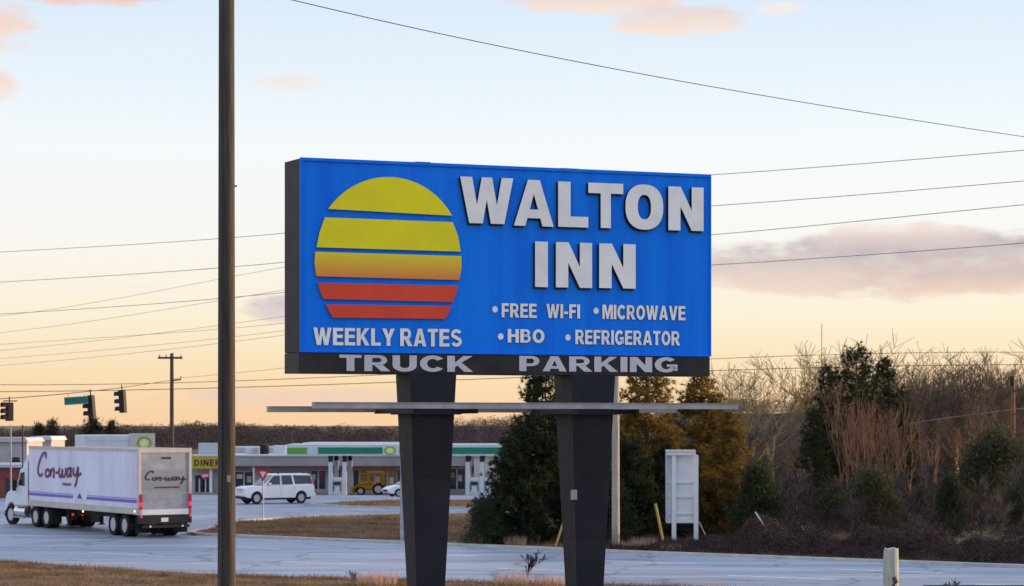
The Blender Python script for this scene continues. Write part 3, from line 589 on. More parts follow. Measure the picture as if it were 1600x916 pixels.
def signal(px, py0, py1, d, rz, tilt, label):
    k = F/d; ht = (py1-py0)/k; top = P(px, py0, d); t = empty('traffic_signal', (top.x, d, top.z-ht), rz); t.rotation_euler = (0, R(tilt), rz)
    tag(t, label, 'traffic signal', 'traffic signals on the span wire')
    b = MB(); b.box(-.19, .10, -.17, .17, 0, ht); b.build('housing', M['signalbody'], t, bevel=.03)
    for i in range(3):
        z = ht*(i+.5)/3; b = MB(); seg = 14
        pr = [(.155*math.cos(math.pi*(-.15+1.3*q/seg)), .155*math.sin(math.pi*(-.15+1.3*q/seg))) for q in range(seg+1)]
        vs = [(-.19, y, z+zz) for y, zz in pr]+[(-.44, y, z+zz) for y, zz in pr]+[(-.19, y*.9, z+zz*.9) for y, zz in pr]+[(-.44, y*.9, z+zz*.9) for y, zz in pr]; m_ = seg+1
        fs = []
        for q in range(seg): fs += [(q, q+1, m_+q+1, m_+q), (2*m_+q, 3*m_+q, 3*m_+q+1, 2*m_+q+1), (m_+q, m_+q+1, 3*m_+q+1, 3*m_+q)]
        b.add(vs, fs); v = b.build('visor', M['signalbody'], t)
        b = MB(); b.prism([(.14*math.cos(q*math.pi/8), z+.14*math.sin(q*math.pi/8)) for q in range(16)], -.205, -.188, 'x'); b.build('lens', M['signalgreen'], t)
    b = MB(); b.tube([(-.04, 0, ht), (-.04, 0, ht+.28)], .03, 6); b.build('hanger', M['signalbody'], t)
    return t
signal(194, 610, 645, 110.5, R(-14), -4, 'right traffic signal, nearest the wooden pole'); signal(145.5, 617.5, 652, 105.5, R(-14), -5, 'middle traffic signal with the green street sign at its left')
t = signal(16, 629, 658, 103.5, R(38), 0, 'left traffic signal at the photo edge with a crosspiece on top')
b = MB(); b.box(-.35, .35, -.04, .04, .93, .98); b.build('crosspiece', M['signalbody'], t)
p = P(119, 626, 105); t = empty('street_sign', (p.x, p.y, p.z)); tag(t, 'green street name sign hanging left of the middle signal', 'street sign')
mx = Matrix.Rotation(R(-4), 4, 'Y'); b = MB(); b.box(-.57, .57, -.015, .015, -.19, .19, mx=mx); b.build('sign_blade', M['streetgreen'], t)
b = MB()
for z in (-.175, .165): b.box(-.55, .55, -.019, -.0155, z, z+.012, mx=mx)
b.build('sign_border', M['paint'], t)
for x in (-.4, .4): b = MB(); b.tube([(x, 0, .16), (x*.98, 0, .33 if x > 0 else .30)], .012, 5); b.build('sign_hanger', M['signalbody'], t)
# ------------------------------------------------------------------ wheels
def wheel(parent, x, y, r, wd, side, dual=False, steer=0):
    t = MB(); n = 24; pr = [(r*.62, 0), (r*.93, 0), (r, wd*.14), (r, wd*.86), (r*.93, wd), (r*.62, wd)]
    vs = [(q[0]*math.cos(2*math.pi*k/n), q[1]*side, q[0]*math.sin(2*math.pi*k/n)) for k in range(n) for q in pr]; m_ = len(pr)
    t.add(vs, [(k*m_+i, k*m_+i+1, ((k+1) % n)*m_+i+1, ((k+1) % n)*m_+i) for k in range(n) for i in range(m_-1)])
    o = t.build('wheel', M['rubber'], parent, smooth=False); o.location = (x, y, r); o.rotation_euler = (0, 0, steer)
    b = MB(); b.disc_y(0, 0, -.02*side+wd*side*(.0 if True else 1), wd*side*.5, r*.62, n); rim = b.build('rim', M['rim'], o)
    b = MB(); b.disc_y(0, 0, -.05*side, wd*.1*side, r*.22, 12); b.build('hub', M['chassis'] if not dual else M['rim'], o)
    return o
# ------------------------------------------------------------------ semi truck (local x = forward, y = left)
RL = Vector((-16.9, 98.5)); UT = Vector((-.558, .83)).normalized(); LEFT = Vector((-UT.y, UT.x))
rc = RL-LEFT*1.3; tr_rz = math.atan2(UT.y, UT.x)
truck = empty('semi_truck', (rc.x, rc.y, .024), tr_rz); tag(truck, 'white articulated lorry with purple script lettering driving away at the left', 'truck')
TL = 13.3; Zb, Zt = 1.06, 4.06
b = MB(); b.box(.06, TL, -1.3, 1.3, Zb+.28, Zt-.06); box_ = b.build('trailer_box', M['trailer'], truck)
def tb(name, m, *a, parent=truck, bevel=0):
    b = MB(); b.box(*a); return b.build(name, m, parent, bevel=bevel)
for s in (1, -1):
    tb('bottom_rail', M['cream'], .0, TL+.01, s*1.3-.02, s*1.3+.02, Zb, Zb+.275); tb('top_rail', M['cream'], .0, TL+.01, s*1.29-.02, s*1.29+.025, Zt-.16, Zt)
    tb('rear_post', M['cream'], -.04, .14, s*1.25-.065, s*1.25+.07, Zb, Zt+.004)
for k in range(12): tb('panel_rib', M['trailer'], .7+k*1.09, .72+k*1.09, 1.3, 1.306, Zb+.29, Zt-.17)
tb('rear_header', M['cream'], -.035, .1, -1.2, 1.2, Zt-.2, Zt+.002)
tb('rear_sill', M['white'], -.06, .3, -1.3, 1.3, Zb-.02, Zb+.23)
door = tb('rear_door', M['rearskin'], .0, .055, -1.18, 1.18, Zb+.24, Zt-.21)
for k in range(1, 6): tb('door_seam', M['reargrey'], -.004, .0, -1.17, 1.17, Zb+.24+k*.425, Zb+.252+k*.425)
tb('door_panel', M['reargrey'], -.008, -.0, -1.14, 1.14, 2.18, 3.08)
tb('bumper', M['chassis'], -.12, .2, -1.28, 1.28, Zb-.42, Zb-.03); tb('underride_guard', M['chassis'], -.16, -.04, -1.15, 1.15, .45, .58)
for y in (-.8, .8): tb('guard_strut', M['chassis'], -.12, .0, y-.06, y+.06, .58, Zb-.42)
tb('number_plate', M['white'], -.135, -.121, -.1, .25, .72, .9); tb('mudflap', M['chassis'], .35, .38, .6, 1.28, .2, .95); tb('mudflap', M['chassis'], .35, .38, -1.28, -.6, .2, .95)
tb('chassis_rail', M['chassis'], .3, TL-.3, -.6, .6, .78, Zb)
for y in (1.22, -1.22):
    tb('tail_lamp', M['tail'], -.075, -.041, y-.07, y+.07, 1.42, 1.62); tb('tail_lamp', M['tail'], -.14, -.121, y-.05, y+.05, .92, 1.02)
    tb('lamp_housing', M['yieldred'], -.06, -.04, y-.08, y+.08, 1.05, 1.98)
for y in (-.5, .5): tb('guard_lamp', M['lamp'], -.18, -.16, y*1.6-.05, y*1.6+.05, .48, .55)
tb('marker_lamp', M['marker'], 6.3, 6.38, 1.31, 1.335, Zb-.1, Zb-.02); tb('marker_lamp', M['marker'], .35, .42, 1.325, 1.34, Zb+.1, Zb+.18)
for s in (1, -1):
    for x in (1.65, 2.95): wheel(truck, x, s*1.28, .52, -.28, s); wheel(truck, x, s*.96, .52, -.28, s)
    tb('landing_leg', M['chassis'], TL-4.2, TL-4.05, s*.85-.07, s*.85+.07, .25, Zb); tb('landing_foot', M['chassis'], TL-4.25, TL-4.0, s*.85-.14, s*.85+.14, .2, .25)
b = MB(); b.tube([(TL-4.1, .85, .35), (TL-5.6, .4, Zb)], .035, 6); b.build('landing_brace', M['chassis'], truck)
# stripe and script on the left side
b = MB(); b.box(.12, TL-.02, 1.301, 1.309, Zb+.52, Zb+.66); b.build('side_stripe', M['stripe'], truck)
b = MB(); b.box(.12, TL-.02, 1.301, 1.3085, Zb+.70, Zb+.73); b.build('side_stripe', M['stripe'], truck)
def tuv(px, py):                           # a point on the trailer's left side seen at a pixel
    k = (px-800)/F; o = RL; s = (o.x-k*o.y)/(k*UT.y-UT.x); d = o.y+s*UT.y
    return s, H-(py-HOR)/F*d-.024
def ruv(px, py):
    k = (px-800)/F; o = RL; e = -LEFT; s = (o.x-k*o.y)/(k*e.y-e.x); d = o.y+s*e.y
    return 1.3-s, H-(py-HOR)/F*d-.024
def smooth_pts(p, n=5):
    o = []
    for i in range(len(p)-1):
        a, b_, c, d = p[max(i-1, 0)], p[i], p[i+1], p[min(i+2, len(p)-1)]
        for k in range(n):
            t = k/n; o.append(tuple(.5*((2*b_[j])+(-a[j]+c[j])*t+(2*a[j]-5*b_[j]+4*c[j]-d[j])*t*t+(-a[j]+3*b_[j]-3*c[j]+d[j])*t**3) for j in (0, 1)))
    return o+[p[-1]]
# strokes of the script in px of an enlarged view of the lettering (x right, y down)
SCRIPT = [[(385, 195), (388, 160), (372, 150), (345, 190), (325, 260), (322, 310), (338, 342), (362, 325)],
          [(408, 290), (390, 300), (385, 335), (400, 350), (418, 330), (415, 300), (404, 288)], [(430, 290), (426, 350)], [(428, 310), (445, 285), (456, 295), (452, 350), (462, 345)],
          [(468, 318), (492, 314)], [(503, 275), (498, 320), (508, 352), (524, 330), (528, 285)], [(526, 300), (526, 340), (540, 350), (553, 320), (555, 275)],
          [(592, 280), (575, 285), (566, 325), (576, 350), (592, 325), (598, 275), (596, 335), (606, 348)], [(622, 275), (618, 320), (632, 340), (650, 315), (660, 268)], [(660, 268), (654, 340), (640, 410), (628, 432)], [(654, 345), (686, 322)]]
def script(map_fn, place, wd, name, m, thick=1.0):
    b = MB()
    for st in SCRIPT:
        pts = [map_fn(x, y) for x, y in smooth_pts(st)]
        vs = []
        for i, p in enumerate(pts):
            a, c = pts[max(i-1, 0)], pts[min(i+1, len(pts)-1)]; tx, ty = c[0]-a[0], c[1]-a[1]; l = math.hypot(tx, ty)+1e-9
            w_ = wd*(.65+.5*abs(ty)/l); nx, ny = -ty/l*w_, tx/l*w_
            vs += [place(p[0]+nx, p[1]+ny), place(p[0]-nx, p[1]-ny)]
        b.add(vs, [(2*i, 2*i+1, 2*i+3, 2*i+2) for i in range(len(pts)-1)])
    return b.build(name, m, truck)
script(lambda x, y: tuv(x*.18553, 680+y*.18553), lambda u, v: (u, 1.311, v), .10, 'script_lettering', M['maroon'])
b = MB(); x0, z0 = tuv(98, 756.5); x1, z1 = tuv(112, 760.5)
block_text(b, 'FREIGHT', x0, x1, z0-.07, z0+.07, lambda u, v, o: (u, 1.3115, v), 0); b.build('side_lettering', M['ink'], truck)
x0, z0 = tuv(125, 774); b = MB(); b.add([(x0-.7, 1.312, z0-.25), (x0-1.1, 1.312, z0+.3), (x0+.6, 1.312, z0+.3), (x0+.9, 1.312, z0-.25)], [(0, 1, 2, 3)]); b.build('side_emblem', M['trailer'], truck)
b = MB(); b.add([(x0-.3, 1.314, z0-.16), (x0, 1.314, z0+.12), (x0+.35, 1.314, z0-.16)], [(0, 1, 2)]); b.build('side_emblem', M['purple'], truck)
script(lambda x, y: ruv(180+(250+(x-318)*.95)*.1857, 690+(250+(y-150)*.38)*.1857), lambda u, v: (-.012, u, v), .045, 'rear_lettering', M['ink'])
for (xa, xb, yy, hh) in ((390, 470, 140, .05), (330, 540, 388, .035)):
    u0, z0 = ruv(180+xa*.1857, 690+yy*.1857); u1, _ = ruv(180+xb*.1857, 690+yy*.1857); b = MB(); b.box(-.012, -.009, u1, u0, z0-hh, z0+hh); b.build('rear_print', M['ink'], truck)
# tractor, turned a little further left about the kingpin
kp = Vector((TL-1.35, 0, 0)); TA = R(2)
TM = Matrix.Translation(kp) @ Matrix.Rotation(TA, 4, 'Z')
def tract(mb, name, m, **k):
    o = mb.build(name, m, truck, **k); o.data.transform(TM); return o
def tc_box(name, m, *a, bevel=0):
    b = MB(); b.box(*a); return tract(b, name, m, bevel=bevel)
tc_box('tractor_frame', M['chassis'], -1.6, 5.0, -.45, .45, .55, .85)
for x in (-.65, .65):
    for s in (1, -1):
        for y in (1.24, .92):
            o = wheel(truck, 0, 0, .52, -.28, s); o.matrix_local = TM @ Matrix.Translation((x, s*y, .52))
for s in (1, -1):
    o = wheel(truck, 0, 0, .52, -.3, s); o.matrix_local = TM @ Matrix.Translation((3.95, s*1.16, .52)) @ Matrix.Rotation(R(6), 4, 'Z')
b = MB(); b.prism([(1.75, 1.0), (1.75, 3.0), (2.05, 3.05), (2.75, 2.85), (3.1, 2.05), (3.1, 1.0)], -1.15, 1.15); cab = tract(b, 'cab', M['white'], bevel=.06)
b = MB(); b.prism([(1.72, 1.2), (1.72, 3.6), (1.95, 3.7), (2.7, 3.1), (2.7, 2.9), (1.75, 3.0)], -1.0, 1.0); tract(b, 'roof_fairing', M['white'], bevel=.05)
b = MB(); b.prism([(3.1, .75), (3.1, 1.95), (3.5, 1.9), (4.45, 1.65), (4.75, 1.3), (4.75, .7), (4.5, .7), (4.4, .95), (4.1, 1.12), (3.8, 1.12), (3.5, .95), (3.4, .7)], -1.12, 1.12); tract(b, 'hood', M['white'], bevel=.07)
tc_box('front_bumper', M['chrome'], 4.7, 4.85, -1.15, 1.15, .4, .72, bevel=.03)
for s in (1, -1):
    b = MB(); b.add([(2.15, s*1.156, 2.0), (2.15, s*1.156, 2.72), (2.68, s*1.156, 2.68), (2.95, s*1.156, 2.05)], [(0, 1, 2, 3)]); tract(b, 'cab_window', M['glass'])
    tc_box('mirror', M['chassis'], 3.0, 3.12, s*1.32-.1, s*1.32+.1, 1.75, 2.3, bevel=.02)
    b = MB(); b.tube([(1.95, s*.95, .72), (3.3, s*.95, .72)], .31, 16); tract(b, 'fuel_tank', M['chrome'])
    tc_box('side_step', M['galv'], 1.95, 3.3, s*1.24-.08, s*1.24+.08, .4, .46); tc_box('side_step', M['galv'], 1.95, 3.2, s*1.24-.08, s*1.24+.04, .98, 1.04)
    b = MB(); b.tube([(1.55, s*1.0, .9), (1.55, s*1.0, 3.95)], .075, 10); tract(b, 'exhaust_stack', M['chrome'])
    tc_box('cab_extender', M['chassis'], 1.2, 1.74, s*1.13-.02, s*1.13+.02, 1.05, 3.3)
    tc_box('tractor_tail_lamp', M['tail'], -1.64, -1.605, s*.24-.06, s*.24+.06, .62, .74)
    tc_box('rear_mudflap', M['chassis'], -1.5, -1.46, s*1.05-.28, s*1.05+.28, .25, 1.0)
b = MB(); b.add([(2.78, -1.0, 2.78), (2.78, 1.0, 2.78), (3.12, 1.0, 2.06), (3.12, -1.0, 2.06)], [(0, 1, 2, 3)]); tract(b, 'windscreen', M['glass'])

# ------------------------------------------------------------------ cars
def suv_car(loc, rz, label):
    t = empty('sport_utility_vehicle', loc, rz); tag(t, label, 'car')
    Lh, w_ = 2.62, .98
    def arch(cx, r=.44): return [(cx+r*math.cos(a), .38+r*math.sin(a)) for a in [math.pi*k/8 for k in range(9)]]
    prof = [(-Lh, .50), (-Lh+.02, 1.12), (-Lh+.1, 1.18), (1.15, 1.14), (2.2, 1.10), (2.54, 1.02), (2.62, .80), (2.60, .46), (2.3, .40)]+arch(1.72)+[(1.2, .38), (-1.1, .38)]+arch(-1.62)+[(-2.2, .42)]
    b = MB(); b.prism(prof, -w_, w_); b.build('body', M['white'], t, bevel=.035)
    ro = MB(); bt = [(-Lh+.06, 1.18), (1.2, 1.17)]; tp = [(-Lh+.2, 1.84), (-Lh+.4, 1.9), (.15, 1.9), (.35, 1.84)]
    vs = []
    for s in (1, -1): vs += [(-Lh+.06, s*.95, 1.17), (1.25, s*.95, 1.16), (.42, s*.78, 1.82), (.2, s*.72, 1.89), (-Lh+.42, s*.72, 1.89), (-Lh+.2, s*.78, 1.82)]
    ro.add(vs, [(0, 1, 2, 3, 4, 5), (11, 10, 9, 8, 7, 6), (0, 6, 7, 1), (1, 7, 8, 2), (2, 8, 9, 3), (3, 9, 10, 4), (4, 10, 11, 5), (5, 11, 6, 0)]); ro.build('greenhouse', M['white'], t, bevel=.02)
    def side(y, z): return .95-(z-1.17)*(.17/.65)+.006
    for s in (1, -1):
        for q in ([(1.0, 1.21), (.38, 1.79), (-.05, 1.79), (-.05, 1.21)], [(-.17, 1.21), (-.17, 1.79), (-.92, 1.79), (-1.02, 1.21)], [(-1.16, 1.23), (-1.06, 1.79), (-2.38, 1.77), (-2.48, 1.25)]):
            b = MB(); b.add([(x, s*side(0, z), z) for x, z in q], [tuple(range(4))]); b.build('side_window', M['glass'], t)
        for x in (1.72, -1.62): wheel(t, x, s*.99, .385, -.25, s)
        b = MB(); b.box(2.44, 2.60, s*.72-.17, s*.72+.17, .80, .97); b.build('headlight', M['lamp'], t, bevel=.02)
        b = MB(); b.box(.72, .88, s*1.08-.1, s*1.08+.08, 1.18, 1.34); b.build('mirror', M['white'], t, bevel=.03)
        b = MB(); b.tube([(-2.0, s*.64, 1.96), (.05, s*.64, 1.96)], .025, 6); b.box(-2.0, -1.9, s*.64-.03, s*.64+.03, 1.88, 1.96); b.box(-.05, .05, s*.64-.03, s*.64+.03, 1.88, 1.96); b.build('roof_rail', M['chassis'], t)
        b = MB(); b.box(-Lh-.012, -Lh+.1, s*.9-.06, s*.9+.06, .95, 1.5); b.build('tail_lamp', M['yieldred'], t)
        for x in (-.1, -1.0): b = MB(); b.box(x-.2, x-.05, s*.985, s*1.005, 1.02, 1.06); b.build('door_handle', M['white'], t)
        for x in (-.11, -1.06, .88): b = MB(); b.box(x-.006, x+.006, s*.98, s*.984, .5, 1.15); b.build('door_seam', M['galv'], t)
    b = MB(); b.add([(1.24, -.84, 1.21), (1.24, .84, 1.21), (.46, .74, 1.80), (.46, -.74, 1.80)], [(0, 1, 2, 3)])
    for i in range(4): b.v[i] = (b.v[i][0]+.02, b.v[i][1], b.v[i][2]+.01)
    b.build('windscreen', M['glass'], t)
    b = MB(); b.box(2.585, 2.635, -.52, .52, .74, .80); b.box(2.585, 2.63, -.52, .52, .86, .95); b.build('grille', M['galv'], t)
    b = MB(); b.box(2.5, 2.72, -.95, .95, .50, .68); b.build('front_bumper', M['white'], t, bevel=.03); b = MB(); b.box(2.4, 2.66, -.9, .9, .34, .495); b.build('air_dam', M['chassis'], t)
    b = MB(); b.box(-Lh-.1, -Lh+.1, -.95, .95, .48, .66); b.build('rear_bumper', M['white'], t, bevel=.03); b = MB(); b.box(-2.4, 2.3, -.8, .8, .26, .5); b.build('underbody', M['chassis'], t)
    return t
ds = gd(787.0); suv_car((GX(429, ds), ds, zg(ds)+.012), R(180+27), 'white sport utility vehicle with roof rails on the side road').scale = (.91, 1, 1.02)
def small_car(loc, rz, label):
    t = empty('compact_car', loc, rz); tag(t, label, 'car'); w_ = .88
    def arch(cx, r=.36): return [(cx+r*math.cos(a), .32+r*math.sin(a)) for a in [math.pi*k/8 for k in range(9)]]
    prof = [(-2.1, .5), (-2.12, .95), (-1.9, 1.0), (.9, .98), (1.7, .82), (2.05, .66), (2.15, .45), (2.0, .28), (1.7, .26)]+arch(1.3)+[(.9, .26), (-.9, .26)]+arch(-1.3)+[(-1.75, .3)]
    b = MB(); b.prism(prof, -w_, w_); b.build('body', M['white'], t, bevel=.06)
    ro = MB(); vs = []
    for s in (1, -1): vs += [(-1.9, s*.84, .99), (1.05, s*.84, .97), (.2, s*.66, 1.42), (-.2, s*.62, 1.46), (-1.1, s*.62, 1.44), (-1.5, s*.66, 1.36)]
    ro.add(vs, [(0, 1, 2, 3, 4, 5), (11, 10, 9, 8, 7, 6), (0, 6, 7, 1), (1, 7, 8, 2), (2, 8, 9, 3), (3, 9, 10, 4), (4, 10, 11, 5), (5, 11, 6, 0)]); ro.build('greenhouse', M['white'], t, bevel=.03)
    b = MB(); b.add([(1.05, -.74, 1.0), (1.05, .74, 1.0), (.24, .62, 1.41), (.24, -.62, 1.41)], [(0, 1, 2, 3)])
    b.v = [(x+.02, y, z+.01) for x, y, z in b.v]; b.build('windscreen', M['glass'], t)
    for s in (1, -1):
        for q in ([(.82, 1.03), (.16, 1.38), (-.3, 1.40), (-.3, 1.03)], [(-.4, 1.03), (-.4, 1.40), (-1.1, 1.38), (-1.45, 1.05)]):
            b = MB(); b.add([(x, s*(.846-(z-.98)*.41), z) for x, z in q], [tuple(range(4))]); b.build('side_window', M['glass'], t)
        for x in (1.3, -1.3): wheel(t, x, s*.89, .32, -.2, s)
        b = MB(); b.prism([(2.0, .62), (1.78, .76), (1.62, .80), (1.72, .66), (2.05, .58)], s*.60, s*.885); b.build('headlight', M['lamp'], t)
        b = MB(); b.box(.62, .78, s*.95-.08, s*.95+.06, .98, 1.1); b.build('mirror', M['white'], t, bevel=.02)
        b = MB(); b.box(-2.13, -2.0, s*.7-.14, s*.7+.14, .72, .9); b.build('tail_lamp', M['yieldred'], t)
    b = MB(); b.box(2.08, 2.165, -.5, .5, .42, .58); b.build('grille', M['chassis'], t); b = MB(); b.box(-1.9, 1.9, -.7, .7, .18, .35); b.build('underbody', M['chassis'], t)
dc = 172.0; small_car((GX(642, dc), dc, zg(dc)+.012), R(180+22), 'white compact car nosing out from behind the left sign pillar')
# ------------------------------------------------------------------ yield sign
dy = gd(813); t = empty('yield_sign', (GX(411, dy), dy, 0)); tag(t, 'red and white triangular yield sign on a thin post', 'road sign')
b = MB(); b.tube([(0, 0, -.2), (0, 0, (813-736)/F*dy)], .035, 8); b.build('post', M['galv'], t)
k = dy/F; zt = (813-734)*k; zl = (813-753.5)*k; hw = 10*k
b = MB(); b.prism([(-hw, zt), (hw, zt), (0, zl)], -.06, -.04); b.build('sign_plate', M['yieldred'], t)
b = MB(); zc = (zt*2+zl)/3; b.prism([(-hw*.5, zc+(zt-zc)*.5), (hw*.5, zc+(zt-zc)*.5), (0, zc+(zl-zc)*.5)], -.068, -.0605); b.build('sign_inset', M['yieldwhite'], t)
dm = gd(818); b = MB(); b.box(-.06, .06, -.05, .05, -.1, .62); o = b.build('marker_post', M['white'], bevel=.01); o.location = (GX(369.5, dm), dm, 0); tag(o, 'short white marker post at the tip of the grass island', 'marker post')

# ------------------------------------------------------------------ shops, fuel station
DS = 213.0
store = empty('strip_store', (GX(545, DS), DS, -1.6)); tag(store, 'long low strip of shops with flat grey fascia behind the fuel station', 'building')
def bx(px): return GX(px, DS)-GX(545, DS)
def bz(py): return H-(py-HOR)/F*DS+1.6
def sb(name, m, x0, x1, y0, y1, z0, z1, parent=store): b = MB(); b.box(x0, x1, y0, y1, z0, z1); return b.build(name, m, parent)
sb('wall', M['wall'], bx(300), bx(792), 0, 14, 0, bz(727))
sb('fascia', M['fascia'], bx(299), bx(788), -2.2, 13, bz(727.5), bz(713)); sb('roof_edge', M['roofmetal'], bx(298), bx(789), -2.3, 13.5, bz(713)+.002, bz(711))
sb('soffit_trim', M['brick'], bx(300), bx(787), -2.15, -2.0, bz(729), bz(727.6))
for x0, x1, y0, y1 in ((305, 332, 741, 773), (366, 397, 736, 760), (487, 508, 734, 764), (514, 531, 733, 752), (702, 726, 731, 764), (737, 747, 728, 740), (543, 560, 733, 766), (622, 640, 733, 764)):
    wn = sb('window', M['glass'], bx(x0), bx(x1), -.06, -.004, bz(y1), bz(y0))
    sb('window_frame', M['white'], bx((x0+x1)/2)-.05, bx((x0+x1)/2)+.05, -.1, -.062, bz(y1), bz(y0), wn); sb('window_frame', M['white'], bx(x0), bx(x1), -.1, -.062, bz(y0)-.08, bz(y0), wn)
for x0, x1 in ((561, 584), (585, 604), (605, 618)):
    wn = sb('lit_window', M['warmglow'], bx(x0), bx(x1), -.06, -.004, bz(766), bz(732)); sb('window_frame', M['cream'], bx(x0), bx(x0)+.12, -.1, -.062, bz(766), bz(732), wn); sb('window_frame', M['cream'], bx(x0)+.12, bx(x1), -.1, -.062, bz(741), bz(740), wn)
wn = sb('diner_door', M['glass'], bx(311), bx(331), -.10, -.061, 0, bz(748))
for x in (311, 320.5, 330): sb('door_frame', M['white'], bx(x), bx(x)+.12, -.16, -.101, 0, bz(748), wn)
sb('neon_sign', M['pinklight'], bx(316), bx(326), -.22, -.17, bz(745.5), bz(741.5))
ys_ = sb('diner_sign', M['yellowsign'], bx(304.5), bx(357), -2.42, -2.205, bz(731.5), bz(713.5))
b = MB(); block_text(b, 'DINER', bx(309), bx(350), bz(727.5), bz(717.5), lambda u, v, o: (u, -2.43, v), 0, gap=.16); b.build('diner_lettering', M['ink'], ys_)
sb('store_column', M['white'], bx(331.5), bx(336), -2.0, -1.8, 0, bz(727.5)); sb('store_column', M['white'], bx(301), bx(304), -2.0, -1.8, 0, bz(727.5))
sb('store_column', M['white'], bx(399), bx(401.5), -2.0, -1.8, 0, bz(727.5))
for i, (x0, x1, y0, m) in enumerate(((303, 338, 693, 'roofmetal'), (386, 398, 700, 'galv'), (398, 409, 696, 'chassis'), (418, 438, 697, 'bpwhite'), (372, 384, 701, 'bpwhite'))):
    sb('roof_unit', M[m], bx(x0), bx(x1), 3+i*.7, 5+i*.7, bz(711)+.003, bz(y0))
for x0, x1, m in ((790, 800, 'wall'),): pass
for x0, x1, y0, y1, m in ((488, 493, 741, 749, 'bpwhite'), (500, 506, 738, 745, 'yieldred'), (370, 379, 741, 748, 'white'), (386, 393, 744, 754, 'cream'), (545, 551, 742, 751, 'white'), (704, 710, 739, 746, 'yellowsign'), (716, 722, 742, 752, 'bpwhite'), (588, 594, 744, 754, 'cream'), (609, 615, 746, 756, 'white')):
    sb('window_poster', M[m], bx(x0), bx(x1), -.075, -.0625, bz(y1), bz(y0))
for x0, x1, y0, m in ((406, 418, 758, 'white'), (443, 452, 760, 'galv'), (690, 699, 759, 'bpwhite'), (552, 557, 762, 'chassis'), (340, 345, 763, 'galv')):
    sb('ice_chest' if m != 'chassis' else 'litter_bin', M[m], bx(x0), bx(x1), -.9, -.1, 0, bz(y0))
for x0 in (460, 652, 676): sb('wall_lamp', M['cream'], bx(x0), bx(x0)+.35, -.12, -.002, bz(733), bz(731))
# fuel canopy in front of it
DC = 196.0; can = empty('fuel_canopy', (GX(610, DC), DC, zg(DC))); tag(can, 'long green and white fuel station canopy with sunburst emblem', 'canopy')
def cx_(px): return GX(px, DC)-GX(610, DC)
def cz_(py): return H-(py-HOR)/F*DC-zg(DC)
def cb(name, m, x0, x1, y0, y1, z0, z1, parent=can): b = MB(); b.box(x0, x1, y0, y1, z0, z1); return b.build(name, m, parent)
cb('canopy_deck', M['bpwhite'], cx_(447), cx_(790), 0, 8, cz_(712.3), cz_(694.5))
cb('canopy_band', M['bpgreen'], cx_(497), cx_(789.5), -.05, -.003, cz_(709.2), cz_(699.2)); cb('canopy_band', M['bplime'], cx_(449), cx_(480), -.05, -.003, cz_(709.2), cz_(699.8)); cb('canopy_band', M['bpwhite'], cx_(480.2), cx_(496.8), -.05, -.003, cz_(709.2), cz_(699.5))  # pale left lengths paint a light reflection onto the green band
def emblem(parent, fn, r, ry):
    for rad, m, nn, dep in ((1.0, 'bplime', 18, .0), (.72, 'bpyellow', 18, .006), (.4, 'white', 12, .012)):
        b = MB(); pts = []
        for k in range(nn*2): q = rad*(1 if k % 2 == 0 else .84); a = math.pi*k/nn; pts.append(fn(r*q*math.cos(a), ry*q*math.sin(a), dep))
        b.add(pts+[fn(0, 0, dep)], [(k, (k+1) % (2*nn), 2*nn) for k in range(2*nn)]); b.build('emblem_petals', M[m], parent)
cb('emblem_panel', M['bpwhite'], cx_(598), cx_(624), -.09, -.051, cz_(711), cz_(697.5))
emblem(can, lambda u, v, o: (cx_(609.5)+u, -.095-o, cz_(704.3)+v), .58, .42)
for px in (516, 538, 730.5, 753):
    for y in (.5, 7):
        c_ = cb('canopy_column', M['bpwhite'], cx_(px)-.19, cx_(px)+.19, y-.19, y+.19, 0, cz_(722)); cb('column_cap', M['chassis'], cx_(px)-.2, cx_(px)+.2, y-.2, y+.2, cz_(722)+.003, cz_(712.4), c_)
def pump(px, label):
    t = empty('fuel_pump', (GX(px, DC+.6), DC+.6, zg(DC+.6))); tag(t, label, 'fuel pump', 'fuel pumps under the canopy')
    b = MB(); b.box(-.5, .5, -.3, .3, 0, .15); b.build('plinth', M['kerb'], t); b = MB(); b.box(-.42, .42, -.22, .22, .15, 1.35); b.build('cabinet', M['bpwhite'], t, bevel=.03)
    b = MB(); b.box(-.45, .45, -.25, .25, 1.355, 1.62); b.build('display_head', M['bpwhite'], t, bevel=.03); b = MB(); b.box(-.3, .3, -.26, -.225, .9, 1.25); b.build('screen', M['glass'], t)
    for s in (-.34, .34): b = MB(); b.tube([(s, -.24, 1.2), (s, -.42, .7), (s, -.3, .35), (s*.8, -.24, .8)], .03, 6); b.build('hose', M['rubber'], t)
pump(527, 'white fuel pump between the two left canopy columns'); pump(741, 'white fuel pump between the two right canopy columns'); pump(764, 'white fuel pump right of the rightmost canopy column')
# white shed wall at the right end
DE = 206.0; t = empty('white_kiosk', (GX(772, DE), DE, -1.6)); tag(t, 'small white kiosk half hidden behind the dark pine', 'building')
b = MB(); b.box(-1.9, 4, 0, 6, 0, 3.6); b.build('wall', M['white'], t); b = MB(); b.box(-2.1, 4.2, -.3, 6.2, 3.602, 3.8); b.build('roof', M['roofmetal'], t); b = MB(); b.box(-1.0, -.2, -.05, -.004, 0, 2.1); b.build('door', M['wall'], t)
